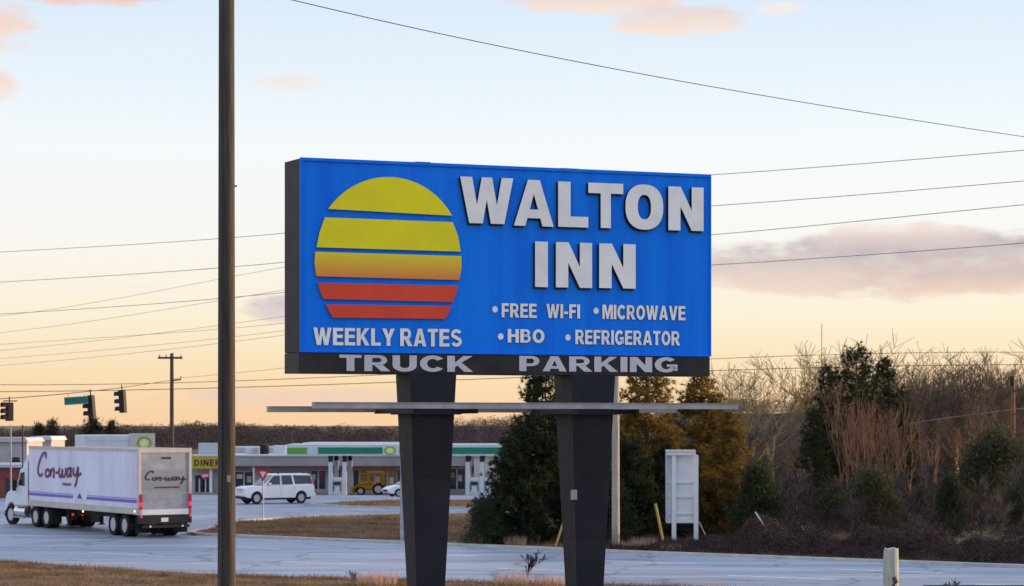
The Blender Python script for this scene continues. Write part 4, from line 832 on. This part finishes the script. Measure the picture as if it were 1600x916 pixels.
# yellow backhoe by the lit shop front
DB = 203.0; t = empty('backhoe_loader', (GX(580, DB), DB, zg(DB)), R(180)); tag(t, 'yellow wheeled loader parked before the lit shop front', 'vehicle')
b = MB(); b.prism([(-1.0, .55), (-1.0, 1.0), (-.2, 1.05), (0, 1.3), (1.1, 1.15), (1.2, .6)], -.45, .45); b.build('body', M['machine'], t, bevel=.04)
b = MB(); b.box(-1.2, .4, -.7, .7, 2.05, 2.17); b.build('roof', M['machine'], t, bevel=.03)
for x in (-1.1, .25):
    for y in (-.6, .6): b = MB(); b.tube([(x, y, .9), (x, y, 2.06)], .045, 6); b.build('roof_post', M['machine'], t)
for s in (1, -1): wheel(t, -.7, s*.75, .55, -.35, s); wheel(t, .95, s*.7, .38, -.28, s)
b = MB(); b.tube([(-.1, .55, 1.2), (1.2, .55, 1.0), (1.7, .55, .4)], .08, 6); b.tube([(-.1, -.55, 1.2), (1.2, -.55, 1.0), (1.7, -.55, .4)], .08, 6); b.build('loader_arms', M['machine'], t)
b = MB(); b.prism([(1.6, .15), (1.65, .75), (1.9, .8), (1.8, .3), (2.3, .12)], -.9, .9); b.build('bucket', M['machine'], t)
# canopy at the left, with the same emblem
D0, D1 = 168.0, 175.6
pA, pB = Vector((GX(133, D0), D0)), Vector((GX(240, D1-6), D1-6)); e = (pB-pA).normalized(); ln = (pB-pA).length
t = empty('side_canopy', (pA.x, pA.y, zg(D0)), math.atan2(e.y, e.x)); tag(t, 'white canopy with sunburst emblem showing above the trailer roof', 'canopy')
z1 = 4.25-zg(D0); z0 = z1-1.25
b = MB(); b.box(0, ln, 0, 7, z0, z1); b.build('canopy_deck', M['bpwhite'], t, bevel=.05); b = MB(); b.box(.05, ln-.05, -.03, -.003, z1-.42, z1-.2); b.build('canopy_band', M['bpwhite'], t)
for x in (1.5, ln-1.2):
    for y in (1.5, 5.5): b = MB(); b.box(x-.2, x+.2, y-.2, y+.2, -1.2, z0-.002); b.build('canopy_column', M['bpwhite'], t)
b = MB(); b.box(ln-1.9, ln+.1, -.12, -.034, z0-.1, z1+.15); b.build('emblem_panel', M['cream'], t); emblem(t, lambda u, v, o: (ln-.75+u, -.125-o, (z0+z1)/2+v), .62, .55)
# building at the far left
DR = 152.0; t = empty('brick_shop', (GX(8, DR), DR, zg(DR))); tag(t, 'dark red low shop at the left edge behind the truck cab', 'building')
b = MB(); b.box(-4, 1.4, 0, 8, 0, 2.15); b.build('wall', M['brick'], t); b = MB(); b.box(-4.1, 1.5, -.3, 8.2, 2.152, 2.35); b.build('roof', M['roofmetal'], t)
for x in (-.8, .35): b = MB(); b.box(x-.3, x+.3, -.05, -.004, .3, 1.5); w2 = b.build('window', M['glass'], t); b = MB(); b.box(x-.34, x+.34, -.09, -.052, 1.4, 1.52); b.build('window_frame', M['brick'], w2)
b = MB(); b.box(1.45, 1.95, -.2, .0, 1.4, 2.3); o = b.build('shop_sign', M['yellowsign'], t)
for i, (x0, x1, y0, y1, d, m, lab) in enumerate(((-30, 42, 684, 716, 300, 'roofmetal', 'long pale roofed shed beyond the red shop at the left edge'), (48, 80, 682, 712, 330, 'bpwhite', 'small white flat building peeking above the trailer front'),
                                                  (330, 440, 699, 716, 260, 'roofmetal', 'grey flat roofed shed just behind the shop strip roof units'), (470, 640, 692, 712, 275, 'bpwhite', 'long pale flat building right behind the green canopy'))):
    p = P((x0+x1)/2, y1, d); hw = (x1-x0)/2*d/F; zt = P(0, y0, d).z; t = empty('far_building', (p.x, d, zg(d))); tag(t, lab, 'building', 'far low buildings')
    b = MB(); b.box(-hw, hw, 0, 10, 0, zt+1.6-.6); b.build('wall', M['wall'], t); b = MB(); b.prism([(-hw-.3, zt+1.0), (hw+.3, zt+1.0), (hw*.96, zt+1.6), (-hw*.96, zt+1.6)], -.4, 10.4); b.build('roof', M[m], t)
    for k in range(max(2, int(hw/2))): x = -hw+hw*2*(k+.5)/max(2, int(hw/2)); b = MB(); b.box(x-.6, x+.6, -.05, -.004, .9, 2.0); b.build('window', M['glass'], t)

# ------------------------------------------------------------------ white ladder-like sign frame, stakes, stub post, rail
DW = 93.5; t = empty('white_sign_frame', (GX(1066, DW), DW, 0)); tag(t, 'white painted sign frame with rungs on two legs beside the road', 'sign frame')
k = DW/F
def wx(px): return (px-1066)*k
def wz(py): return H-(py-HOR)*k
def wb(name, m, x0, x1, y0, y1, z0, z1): b = MB(); b.box(x0, x1, y0, y1, z0, z1); return b.build(name, m, t, bevel=.008)
wb('panel', M['white'], wx(1041), wx(1087.5), .16, .2, wz(818), wz(706))
wb('leg', M['white'], wx(1049.5), wx(1056.5), -.06, .1, -.2, wz(711)); wb('leg', M['white'], wx(1084), wx(1091), -.06, .1, -.2, wz(711))
for py, hh in ((754, .05), (776, .06), (803, .05), (814, .10)): wb('rung', M['white'], wx(1042), wx(1088), .105, .155, wz(py)-hh, wz(py)+hh)
wb('cap_board', M['white'], wx(1040), wx(1086.5), -.14, .32, wz(706)+.002, wz(704.5)+.04); wb('side_strip', M['white'], wx(1040.2), wx(1041)-.004, -.1, .22, wz(816), wz(708))
wb('header', M['white'], wx(1041), wx(1086), -.1, -.061, wz(711.5), wz(705.6))
def stake(x0, y0, x1, y1, d, r, m, label, name='stake'):
    a, c = P(x0, y0, d), P(x1, y1, d-.05); c.z = max(c.z, zg(d)-.05); o = MB(); o.tube([a, c], r, 7); return tag(o.build(name, m), label, 'stake')
stake(1024, 787, 1037, 851, 92, .06, M['guard'], 'yellow guy wire guard leaning beside the white sign frame', 'guy_guard'); stake(881, 814, 867, 858, 91, .05, M['guard'], 'dull yellow guy wire guard leaning by the right pillar', 'guy_guard')
stake(1180, 800, 1211, 848, 89, .028, M['white'], 'thin white stake leaning in the brambles'); stake(1252, 822, 1266, 846, 90, .03, M['palewood'], 'short grey stick right of the white stake'); stake(1092, 815, 1102, 836, 93, .025, M['palewood'], 'thin stick at the right leg of the white frame')
DP = 28.0; t = empty('wooden_post', (GX(1392, DP), DP, zg(DP))); tag(t, 'weathered pale green stub post at the bottom right', 'post')
rnd = random.Random(4); b = MB(); n = 16; ztop = P(0, 858, DP).z-zg(DP); pts = [(rnd.uniform(-.004, .004)-.02*(1-q/8), 0, -.3+(ztop+.3)*q/8) for q in range(9)]; b.tube(pts, [.098+rnd.uniform(-.006, .006) for _ in range(8)]+[.095], n)
for i, v in enumerate(b.v):
    if v[2] > ztop-.01: b.v[i] = (v[0], v[1], v[2]+.018*math.sin(i*1.9)+.05*v[0])
b.build('shaft', M['greenwood'], t); b = MB(); b.tube([(.02, -.09, ztop-.36), (.05, -.12, ztop-.42), (.02, -.09, ztop-.46)], .03, 6); b.build('knot', M['wood'], t)
t = empty('pipe_rail', (GX(1560, DP), DP, zg(DP))); tag(t, 'dark rail at the bottom right edge behind the stub post', 'rail')
zr = P(0, 914.5, DP).z-zg(DP); b = MB(); b.box(GX(1442, DP)-GX(1560, DP), 2.4, -.03, .03, zr-.12, zr); b.build('top_rail', M['rail'], t, bevel=.01)
for x in (-.9, .6, 2.1): b = MB(); b.box(x-.04, x+.04, .031, .1, -.2, zr-.01); b.build('rail_post', M['rail'], t)
# ------------------------------------------------------------------ vegetation
def bare_mesh(name, seed, height, spread, m, levels=5, r0=.16, trunk=.35, up=.5, kids=(3, 4), parent=None, sides=3, rmin=.009):
    rnd = random.Random(seed); segs = []
    def grow(p, d, ln, r, lv):
        n = 3 if lv > 1 else 2; q = p.copy(); dd = d.copy()
        for i in range(n):
            dd = (dd+Vector((rnd.gauss(0, .10), rnd.gauss(0, .10), rnd.gauss(0, .05)+.04*up))).normalized(); q2 = q+dd*ln/n
            ra, rb = r*(1-.45*i/n), r*(1-.45*(i+1)/n); segs.append((q, q2, ra, rb, lv)); q = q2
            if lv > 0 and (i > 0 or lv < levels) :
                for _ in range(1 if i < n-1 else rnd.choice(kids)):
                    a = rnd.uniform(0, 6.283); s = spread*rnd.uniform(.55, 1.2); side = dd.cross(Vector((math.cos(a), math.sin(a), .3))).normalized()
                    nd = (dd*math.cos(s)+side*math.sin(s)+Vector((0, 0, .12*up))).normalized(); grow(q, nd, ln*rnd.uniform(.55, .8), rb*rnd.uniform(.55, .75), lv-1)
    grow(Vector((0, 0, -.1)), Vector((rnd.gauss(0, .04), rnd.gauss(0, .04), 1)), height*trunk, r0, levels)
    zmax = max(s[1].z for s in segs); f = height/zmax
    tb_, cb_ = MB(), MB()
    P0 = np.array([s[0][:] for s in segs])*f; P1 = np.array([s[1][:] for s in segs])*f; ra = np.maximum(np.array([s[2] for s in segs]), rmin); rb = np.maximum(np.array([s[3] for s in segs]), rmin*.85); lv = np.array([s[4] for s in segs])
    d = unit(P1-P0); a = unit(np.cross(d, np.where(np.abs(d[:, 2:3]) < .9, np.array([[0, 0, 1.]]), np.array([[1., 0, 0]])))); c = np.cross(d, a); tris = []
    for k in range(sides):
        t0, t1 = 2*math.pi*k/sides, 2*math.pi*(k+1)/sides; v0 = a*math.cos(t0)+c*math.sin(t0); v1 = a*math.cos(t1)+c*math.sin(t1)
        A, B, D, E = P0+v0*ra[:, None], P0+v1*ra[:, None], P1+v1*rb[:, None], P1+v0*rb[:, None]
        tris += [np.stack([A, B, D], 1), np.stack([A, D, E], 1)]
    T = np.stack(tris, 1); root = lv == levels
    tr = tri_obj('trunk', T[root].reshape(-1, 3, 3), m, parent); cr_ = tri_obj('crown', T[~root].reshape(-1, 3, 3), m, parent); return len(segs)
def bare_proto(seed, height, spread, m, **k):
    t = empty('bare_tree', (0, 0, 0)); bare_mesh('bare', seed, height, spread, m, parent=t, **k); t['h'] = height; return t
def put(proto, used, px, pytop, d, rz, label, cat, group, name=None, wide=1.0):
    o = proto if not used else copy_tree(proto)
    z0 = zg(d); s = (P(px, pytop, d).z-z0)/proto['h']
    o.location = (GX(px, d), d, z0); o.scale = (s*wide, s*wide, s); o.rotation_euler = (0, 0, rz); tag(o, label, cat, group); return o
def pine_proto(seed, hgt, rad, m, cone=.8, base=.12, dens=1.0, name='pine_tree', bark='bark'):
    rg = np.random.default_rng(seed); rnd = random.Random(seed); t = empty(name, (0, 0, 0)); t['h'] = hgt
    b = MB(); b.tube([(rnd.gauss(0, .03), rnd.gauss(0, .03), -.2+(hgt*.97+.2)*k/8) for k in range(9)], [.02+.17*hgt/8*(1-k/8.2) for k in range(9)], 7); b.build('trunk', M[bark], t)
    cs, dirs = [], []; lb = MB(); z = hgt*base
    while z < hgt*.985:
        f = (z-hgt*base)/(hgt*(1-base)); prof = (1-f)**cone*(.55+.45*min(1, f*5+.35))
        for k in range(rnd.randint(4, 6)):
            a = rnd.uniform(0, 6.283); ln = max(.22, rad*prof*rnd.uniform(.55, 1.18)); rise = rnd.uniform(.0, .45)*ln+.05
            e0 = np.array([0, 0, z]); e1 = np.array([math.cos(a)*ln, math.sin(a)*ln, z+rise]); lb.tube([e0, (e0+e1)/2+np.array([0, 0, -.04*ln]), e1], [.03, .02, .008], 3, cap=False)
            nc = max(3, int(ln*7*dens)); q = rg.uniform(.28, 1.05, nc)**.8
            c = e0+(e1-e0)*q[:, None]+rg.normal(0, .10+.05*ln, (nc, 3)); cs.append(c); dirs.append(np.tile((e1-e0)/np.linalg.norm(e1-e0), (nc, 1)))
        z += rnd.uniform(.16, .32)*max(.6, hgt/9)
    lb.build('limbs', M[bark], t)
    c = np.concatenate(cs); dr = np.concatenate(dirs); k = 16; c = np.repeat(c, k, 0); dr = np.repeat(dr, k, 0)
    d = unit(dr*.7+rg.normal(0, .8, c.shape)+np.array([0, 0, .25])); tri_obj('crown', spikes(c, d, rg.uniform(.12, .30, len(c)), rg.uniform(.012, .028, len(c)), rg), m, t); return t
def bush_proto(seed, hgt, rad, m, n=9000, name='cedar_bush', power=.75, leaf=(.10, .24), wd=(.015, .035)):
    rg = np.random.default_rng(seed); rnd = random.Random(seed); t = empty(name, (0, 0, 0)); t['h'] = hgt; b = MB()
    for k in range(5):
        a = rnd.uniform(0, 6.283); r_ = rad*.45*rnd.random(); b.tube([(0, 0, -.15), (r_*math.cos(a)*.5, r_*math.sin(a)*.5, hgt*.4), (r_*math.cos(a), r_*math.sin(a), hgt*.85)], [.05, .035, .01], 4)
    b.build('stems', M['bark'], t)
    nl = 90; zc = rg.uniform(.04, 1, nl)**.8; rr = rad*(1-zc)**power*rg.uniform(.35, 1.1, nl)+.04; ac = rg.uniform(0, 6.283, nl); cen = np.stack([rr*np.cos(ac), rr*np.sin(ac), zc*hgt*.97], 1)
    i = rg.integers(0, nl, n); c = cen[i]+rg.normal(0, 1, (n, 3))*np.array([.19, .19, .21])*rad*.9; c[:, 2] = np.abs(c[:, 2]); out = unit(c*np.array([1, 1, .2])+1e-6)
    d = unit(out*.6+rg.normal(0, .7, c.shape)+np.array([0, 0, .5])); tri_obj('crown', spikes(c, d, rg.uniform(*leaf, n), rg.uniform(*wd, n), rg), m, t); return t
# pines behind the right pillar
p1 = pine_proto(11, 8.4, 2.3, M['pine'], cone=.55, base=.04, dens=2.4); put(p1, False, 852, 572, 95, 0, 'dark dense pine between the two sign pillars', 'pine tree', 'roadside pines')
p1b = pine_proto(12, 7.4, 2.3, M['pine'], cone=.55, base=.03, dens=2.4); put(p1b, False, 905, 588, 99, 1, 'dark pine hidden mostly behind the right sign pillar', 'pine tree', 'roadside pines')
p2 = pine_proto(13, 8.6, 2.0, M['gpine'], cone=.45, base=.08, dens=1.9); put(p2, False, 1012, 566, 101, 2, 'olive pine just right of the pale pole under the sign', 'pine tree', 'roadside pines', wide=1.2)
p3 = pine_proto(14, 8.0, 2.5, M['gpine'], cone=.62, base=.06, dens=1.9); put(p3, False, 1096, 586, 104, 3, 'broad pine with golden sunlit right side', 'pine tree', 'roadside pines', wide=1.2)
p4 = pine_proto(15, 5.0, 1.9, M['pine'], cone=.6, base=.02, dens=2.4); put(p4, False, 800, 690, 93.5, .4, 'low dark pine in front of the tall one, left of the right pillar', 'pine tree', 'roadside pines')
put(p3, True, 1136, 646, 100, 5.2, 'shorter golden pine at the right flank of the broad pine', 'pine tree', 'roadside pines', wide=1.0)
put(p4, True, 1040, 700, 99, 2.1, 'low dark pine behind the white sign frame', 'pine tree', 'roadside pines')
put(p4, True, 985, 690, 97, 4.0, 'low dark pine at the foot of the pale pole', 'pine tree', 'roadside pines')
# thicket evergreens
q1 = pine_proto(21, 9.4, 2.1, M['pine'], cone=.42, base=.18, dens=1.3); put(q1, False, 1338, 544, 121, 0, 'tall dark pine with ragged top above the reddish saplings', 'pine tree', 'thicket pines')
q2 = pine_proto(22, 8.0, 1.5, M['pine'], cone=.5, base=.15, dens=1.3); put(q2, False, 1296, 574, 119, 1, 'dark pine close left of the tallest thicket pine', 'pine tree', 'thicket pines'); put(q2, True, 1380, 562, 124, 3, 'dark pine close right of the tallest thicket pine', 'pine tree', 'thicket pines')
put(q2, True, 1268, 640, 116, 4, 'short dark pine leftmost of the thicket pines', 'pine tree', 'thicket pines'); put(q2, True, 1408, 610, 127, 5, 'short dark pine rightmost of the thicket pines', 'pine tree', 'thicket pines')
c1 = bush_proto(31, 3.1, 1.35, M['cedar'], 12000); c2 = bush_proto(32, 2.9, 1.8, M['olive'], 12000, power=.45)
put(c1, False, 1184, 736, 97, 0, 'conical dark green cedar right of the white sign frame', 'bush', 'evergreen bushes')
put(c2, False, 1366, 742, 104, 0, 'wide green bush behind the stub post', 'bush', 'evergreen bushes'); put(c1, True, 1484, 752, 100, 2, 'dark conical cedar between the stub post and right edge', 'bush', 'evergreen bushes', wide=.9)
put(c2, True, 1562, 688, 116, 1.4, 'large olive bush at the right edge below the sunlit pole', 'bush', 'evergreen bushes'); put(c2, True, 1300, 770, 108, 2.2, 'low olive bush left of the stub post', 'bush', 'evergreen bushes')
put(c1, True, 757, 786, 92.5, 1.1, 'small dark evergreen leftmost beneath the pines', 'bush', 'evergreen bushes', wide=1.15); put(c1, True, 955, 760, 95, 3.1, 'dark shrub at the foot of the right pillar', 'bush', 'evergreen bushes', wide=1.3)
put(c1, True, 1120, 760, 102, 5.0, 'dark green shrub between the white frame and conical cedar', 'bush', 'evergreen bushes', wide=1.3); put(c2, True, 1440, 770, 110, 3.3, 'grey green bush in the middle of the right thicket', 'bush', 'evergreen bushes')
put(c2, True, 1600, 760, 103, 4.3, 'dark green bush cut by the right photo edge', 'bush', 'evergreen bushes')
# bare trees
bA = bare_proto(41, 11, .62, M['goldbark'], levels=4, r0=.19, trunk=.26, up=.45, kids=(3, 4), rmin=.0135); bB = bare_proto(47, 11, .52, M['goldbark'], levels=4, r0=.18, trunk=.26, up=.6, kids=(3, 4), rmin=.0135)
bC = bare_proto(43, 11, .55, M['bark'], levels=4, r0=.17, trunk=.27, kids=(3, 4), rmin=.014); bD = bare_proto(44, 11, .45, M['greybark'], levels=4, r0=.15, up=.9, trunk=.27, kids=(3, 4), rmin=.014)
first = set()
def place(pr, px, pyt, d, rz, label, group, wide=1.0, cat='bare tree'):
    put(pr, pr.name in first, px, pyt, d, rz, label, cat, group, wide=wide); first.add(pr.name)
for i, (pr, px, py, d, w_, lab) in enumerate((
        (bA, 1176, 566, 176, 1.1, 'leftmost golden bare tree against the sky right of the sign'), (bA, 1216, 546, 168, 1.3, 'golden bare tree with wide spreading crown, second from left'), (bB, 1262, 532, 172, 1.4, 'golden bare tree just left of the thin mast'),
        (bB, 1302, 536, 180, 1.3, 'golden bare tree just right of the thin mast'), (bA, 1345, 514, 178, 1.4, 'tallest golden bare tree directly behind the dark pine'), (bB, 1400, 532, 182, 1.4, 'bare tree just right of the dark pine tops'),
        (bC, 1445, 542, 176, 1.2, 'bare brown tree left of the dark wood'), (bA, 1500, 536, 185, 1.2, 'bare tree rising in the middle of the dark wood'), (bC, 1546, 550, 170, 1.2, 'bare tree left of the sunlit pole'), (bB, 1598, 518, 174, 1.4, 'golden bare tree cut by the right photo edge'))):
    place(pr, px, py, d, i*1.3, lab, 'bare trees against the sky', w_)
rnd = random.Random(9)
OR = ['first', 'second', 'third', 'fourth', 'fifth', 'sixth', 'seventh', 'eighth', 'ninth', 'tenth', 'eleventh', 'twelfth', 'thirteenth', 'fourteenth', 'fifteenth', 'sixteenth', 'seventeenth', 'eighteenth']
wood = sorted(((1405+rnd.uniform(0, 215), rnd.uniform(575, 650), rnd.uniform(140, 200)) for _ in range(18)))
for i, (px, py, d) in enumerate(wood): place(rnd.choice((bC, bD)), px, py, d, rnd.uniform(0, 6), f'{OR[i]} from left of the brown bare trees massed in the right wood', 'brown bare trees of the right wood', .95)
low = sorted(((1150+rnd.uniform(0, 250), rnd.uniform(650, 720), rnd.uniform(128, 165)) for _ in range(12)))
for i, (px, py, d) in enumerate(low): place(rnd.choice((bC, bD)), px, py, d, rnd.uniform(0, 6), f'{OR[i]} from left of the low brown bare trees left of the red saplings', 'low bare trees', 1.3)
sA = bare_proto(51, 5.5, .16, M['redbark'], levels=3, r0=.05, trunk=.52, up=1.4, kids=(2, 3)); sB = bare_proto(52, 5.5, .20, M['redbark'], levels=3, r0=.045, trunk=.5, up=1.4, kids=(2, 3))
sap = sorted([(1312+i*8.5+rnd.uniform(-4, 4), rnd.uniform(592, 655), rnd.uniform(106, 118)) for i in range(12)]+[(1425+i*19, rnd.uniform(640, 700), rnd.uniform(110, 120)) for i in range(3)]+[(1507, 606, 122), (1538, 632, 120), (1523, 650, 118)])
for i, (px, py, d) in enumerate(sap): place(rnd.choice((sA, sB)), px, py, d, rnd.uniform(0, 6), f'{OR[i]} reddish sunlit sapling from the left in the thicket', 'reddish saplings', 1.15, 'sapling')
sC = bare_proto(53, 3.2, .38, M['greybark'], levels=4, r0=.04, trunk=.32, up=1.0, kids=(2, 3))
shr = [(1240, 740, 100, 'grey leafless shrub right of the conical cedar'), (1275, 730, 104, 'grey leafless shrub in front of the leftmost thicket pine'), (1420, 735, 102, 'grey leafless shrub right of the wide green bush'), (1530, 740, 99, 'grey leafless shrub right of the dark conical cedar'), (1590, 690, 100, 'pale leafless shrub at the right photo edge'), (1150, 770, 98, 'leafless shrub left of the conical cedar'), (1335, 720, 108, 'leafless shrub at the foot of the reddish saplings'), (1470, 715, 108, 'leafless shrub above the dark conical cedar'), (1395, 705, 112, 'leafless shrub right of the reddish saplings, taller'), (1210, 715, 108, 'tall leafless shrub behind the conical cedar'), (1555, 770, 95, 'low leafless shrub in front of the large olive bush'), (1325, 775, 96, 'low leafless shrub in front of the low olive bush'), (1440, 790, 94, 'low leafless shrub between stub post and dark cedar')]
for i, (px, py, d, lab) in enumerate(shr): place(sC, px, py, d, i*.9, lab, 'leafless shrubs', 1.6, 'shrub')
# near twig plants on the verge
tw = bare_proto(61, 1.1, .42, M['greybark'], levels=3, r0=.011, trunk=.34, up=1.0, kids=(2, 3)); 
for i, (px, py, d, lab) in enumerate(((822, 858, 71, 'dry twiggy weed on the verge between the sign pillars'), (548, 890, 70.5, 'small twiggy weed left of the left sign pillar'), (1500, 903, 60, 'small dry weed near the dark rail'))): place(tw, px, py, d, i*2.0, lab, 'dry weeds on the verge', 1.7, 'weed')
# tufts of pale grass
def tuft(px, pyt, d, n, label, sx, m='pinkgrass', cat='grass tuft', group='grass tufts'):
    rg = np.random.default_rng(int(px)); z0 = zg(d); h0 = P(px, pyt, d).z-z0
    c = np.stack([np.clip(rg.normal(0, sx, n), -1.3*sx, 1.3*sx), np.clip(rg.normal(0, sx, n), -1.3*sx, 1.3*sx), np.zeros(n)], 1); dd = unit(np.stack([rg.normal(0, .22, n), rg.normal(0, .22, n), np.ones(n)], 1))
    o = tri_obj('grass_tuft', spikes(c, dd, rg.uniform(.45, 1.05, n)*h0, np.full(n, .012), rg), M[m]); o.location = (GX(px, d), d, z0); return tag(o, label, cat, group)
for px, py, d, n, sx, lab in ((806, 834, 92.2, 420, .30, 'pinkish dry grass tuft left of the right pillar'), (985, 842, 90, 260, .25, 'tan dry grass tuft right of the right pillar'), (1008, 836, 90, 380, .32, 'pinkish dry grass tuft left of the yellow guy guard'), (1048, 848, 88.5, 200, .3, 'low dry grass at the feet of the white frame'),
                              (590, 886, 70.3, 260, .45, 'pale dry grass clump left of the left pillar'), (800, 888, 70.2, 260, .4, 'dry grass clump right of the left pillar'), (858, 893, 70, 200, .35, 'dry grass clump close left of the right pillar'), (1410, 892, 27.6, 26, .05, 'few dry stalks beside the stub post'), (1120, 906, 67, 100, .2, 'dry grass clump right of the right pillar')):
    tuft(px, py, d, n, lab, sx)
# brambles along the far kerb
rg = np.random.default_rng(77); n = 90000
x = rg.uniform(3.5, 27, n); y = np.interp(x, [p[0] for p in FAR], [p[1] for p in FAR])+1.3+rg.uniform(0, 1, n)**.8*8; hh = (.55+.3*np.sin(x*1.3)+.22*np.sin(x*3.1+1)+.15*np.sin(y*2.2)); hh = np.clip(hh, .25, 1.2)*np.where(x < 7.7, .22, np.clip((x-6.9)/2.5, .3, 1))*np.clip((y-np.interp(x, [p[0] for p in FAR], [p[1] for p in FAR])-.8)/1.6, .3, 1)*1.25
c = np.stack([x, y, rg.uniform(0, 1, n)**.7*hh], 1); d = unit(np.stack([rg.normal(0, 1, n), rg.normal(0, 1, n), rg.normal(.35, .6, n)], 1))
tag(tri_obj('bramble_hedge', spikes(c, d, rg.uniform(.10, .38, n), rg.uniform(.008, .02, n), rg), M['bramble']), 'low dark purple brown brambles along the far kerb', 'brambles', kind='stuff')
n = 120000; x = rg.uniform(-2, 60, n); y = rg.uniform(98, 135, n); y = np.maximum(y, np.interp(x, [p[0] for p in FAR], [p[1] for p in FAR])+9); k = (x > GX(1140, 100)+ (y-98)*.02) | (y < 100); x, y = x[k], y[k]; n = len(x)
hh = 1.1+.5*np.sin(x*.8+y*.3)+.5*np.sin(x*2.1-y); hh = np.clip(hh, .3, 2.2)*np.clip((x+2)/6, .3, 1)
c = np.stack([x, y, rg.uniform(0, 1, n)*hh], 1); d = unit(np.stack([rg.normal(0, .5, n), rg.normal(0, .5, n), rg.normal(.9, .4, n)], 1))
tag(tri_obj('undergrowth', spikes(c, d, rg.uniform(.2, .7, n), rg.uniform(.008, .018, n), rg), M['bramble']), 'tangled brown undergrowth filling the thicket at right', 'undergrowth', kind='stuff')
# far wooded hills
def hill_z(x, y):
    px = 800+F*x/y; prof = np.interp(px, [-400, 0, 300, 620, 800, 1000, 1150, 1300, 1500, 1800], [693, 693, 690, 685, 676, 662, 646, 640, 642, 642])
    prof = prof+3.0*np.sin(px*.013)+2.2*np.sin(px*.031+1)+1.2*np.sin(px*.08); t = np.clip((y-420)/330, 0, 1); t = t*t*(3-2*t); return -1.6+(H-(prof-HOR)/F*760+1.6)*t
xs = np.linspace(-420, 420, 90); ysn = np.linspace(400, 1100, 30); b = MB(); X, Y = np.meshgrid(xs, ysn); Z = hill_z(X, Y)+.0
b.add(np.stack([X, Y, Z-.3], 2).reshape(-1, 3), [(j*90+i, j*90+i+1, (j+1)*90+i+1, (j+1)*90+i) for j in range(29) for i in range(89)]); tag(b.build('hills', M['hillsoil'], smooth=True), kind='structure')
def woods(n, y0, y1, x0f, x1f, hmin, hmax, zf, m, name, label, per=46, leaf=(.05, .13), wd=(.006, .02)):
    y = rg.uniform(y0, y1, n); x = (x0f+(x1f-x0f)*rg.uniform(0, 1, n))/F*y; z = zf(x, y); lump = .5+.25*np.sin(x*.045+y*.01)+.25*np.sin(x*.11-y*.02+2); h = hmin+(hmax-hmin)*(.6*lump+.4*rg.uniform(0, 1, n))
    i = np.repeat(np.arange(n), per); k = len(i); th = rg.uniform(0, 6.283, k); q = rg.uniform(.08, 1, k); r_ = h[i]*.36*np.sqrt(np.clip(1-((q-.55)/.47)**2, .02, 1))*np.sqrt(rg.uniform(.05, 1, k))
    c = np.stack([x[i]+r_*np.cos(th), y[i]+r_*np.sin(th), z[i]+h[i]*q*.95], 1); d = unit(np.stack([np.cos(th)*.6+rg.normal(0, .6, k), np.sin(th)*.6+rg.normal(0, .6, k), rg.normal(.5, .6, k)], 1))
    return tag(tri_obj(name, spikes(c, d, h[i]*rg.uniform(*leaf, k), h[i]*rg.uniform(*wd, k), rg), m, tint=rg.uniform(0, 1, n)[i]), label, 'woods', kind='stuff')
woods(2800, 440, 820, -1000, 1000, 2.4, 7.2, hill_z, M['woods'], 'far_woods', 'brown leafless woods on the far hills', per=220, leaf=(.04, .10), wd=(.005, .016))
woods(800, 430, 800, -1000, 1000, 2.5, 6.8, hill_z, M['darkwoods'], 'far_evergreens', 'dark evergreen patches scattered through the far woods', per=140)
woods(420, 205, 300, 600, 1000, 4, 8.2, lambda x, y: np.full(len(x), -1.6), M['woods2'], 'near_woods', 'dark leafless wood behind the right thicket', per=420, leaf=(.05, .14), wd=(.003, .008))
woods(420, 180, 380, 300, 620, 2.2, 4.2, lambda x, y: np.full(len(x), -1.4), M['woods2'], 'low_woods', 'low leafless brush between the broad pine and the thicket', per=260, leaf=(.06, .18), wd=(.004, .012))
# individual rounded trees on the left skyline
ft = bush_proto(71, 8, 2.6, M['darkwoods'], 1500, name='skyline_tree', power=.35, leaf=(.5, 1.1), wd=(.08, .16))
for i, (px, py, lab) in enumerate(((144, 655, 'rounded dark tree on the skyline above the trailer'), (82, 659, 'small dark tree on the skyline left of the trailer front'), (175, 660, 'small rounded tree on the skyline under the right signal'), (60, 664, 'dark tree on the skyline between left signal and trailer'))):
    place(ft, px, py, 430, i*1.7, lab, 'skyline trees', .8 if i else 1.0, 'tree')
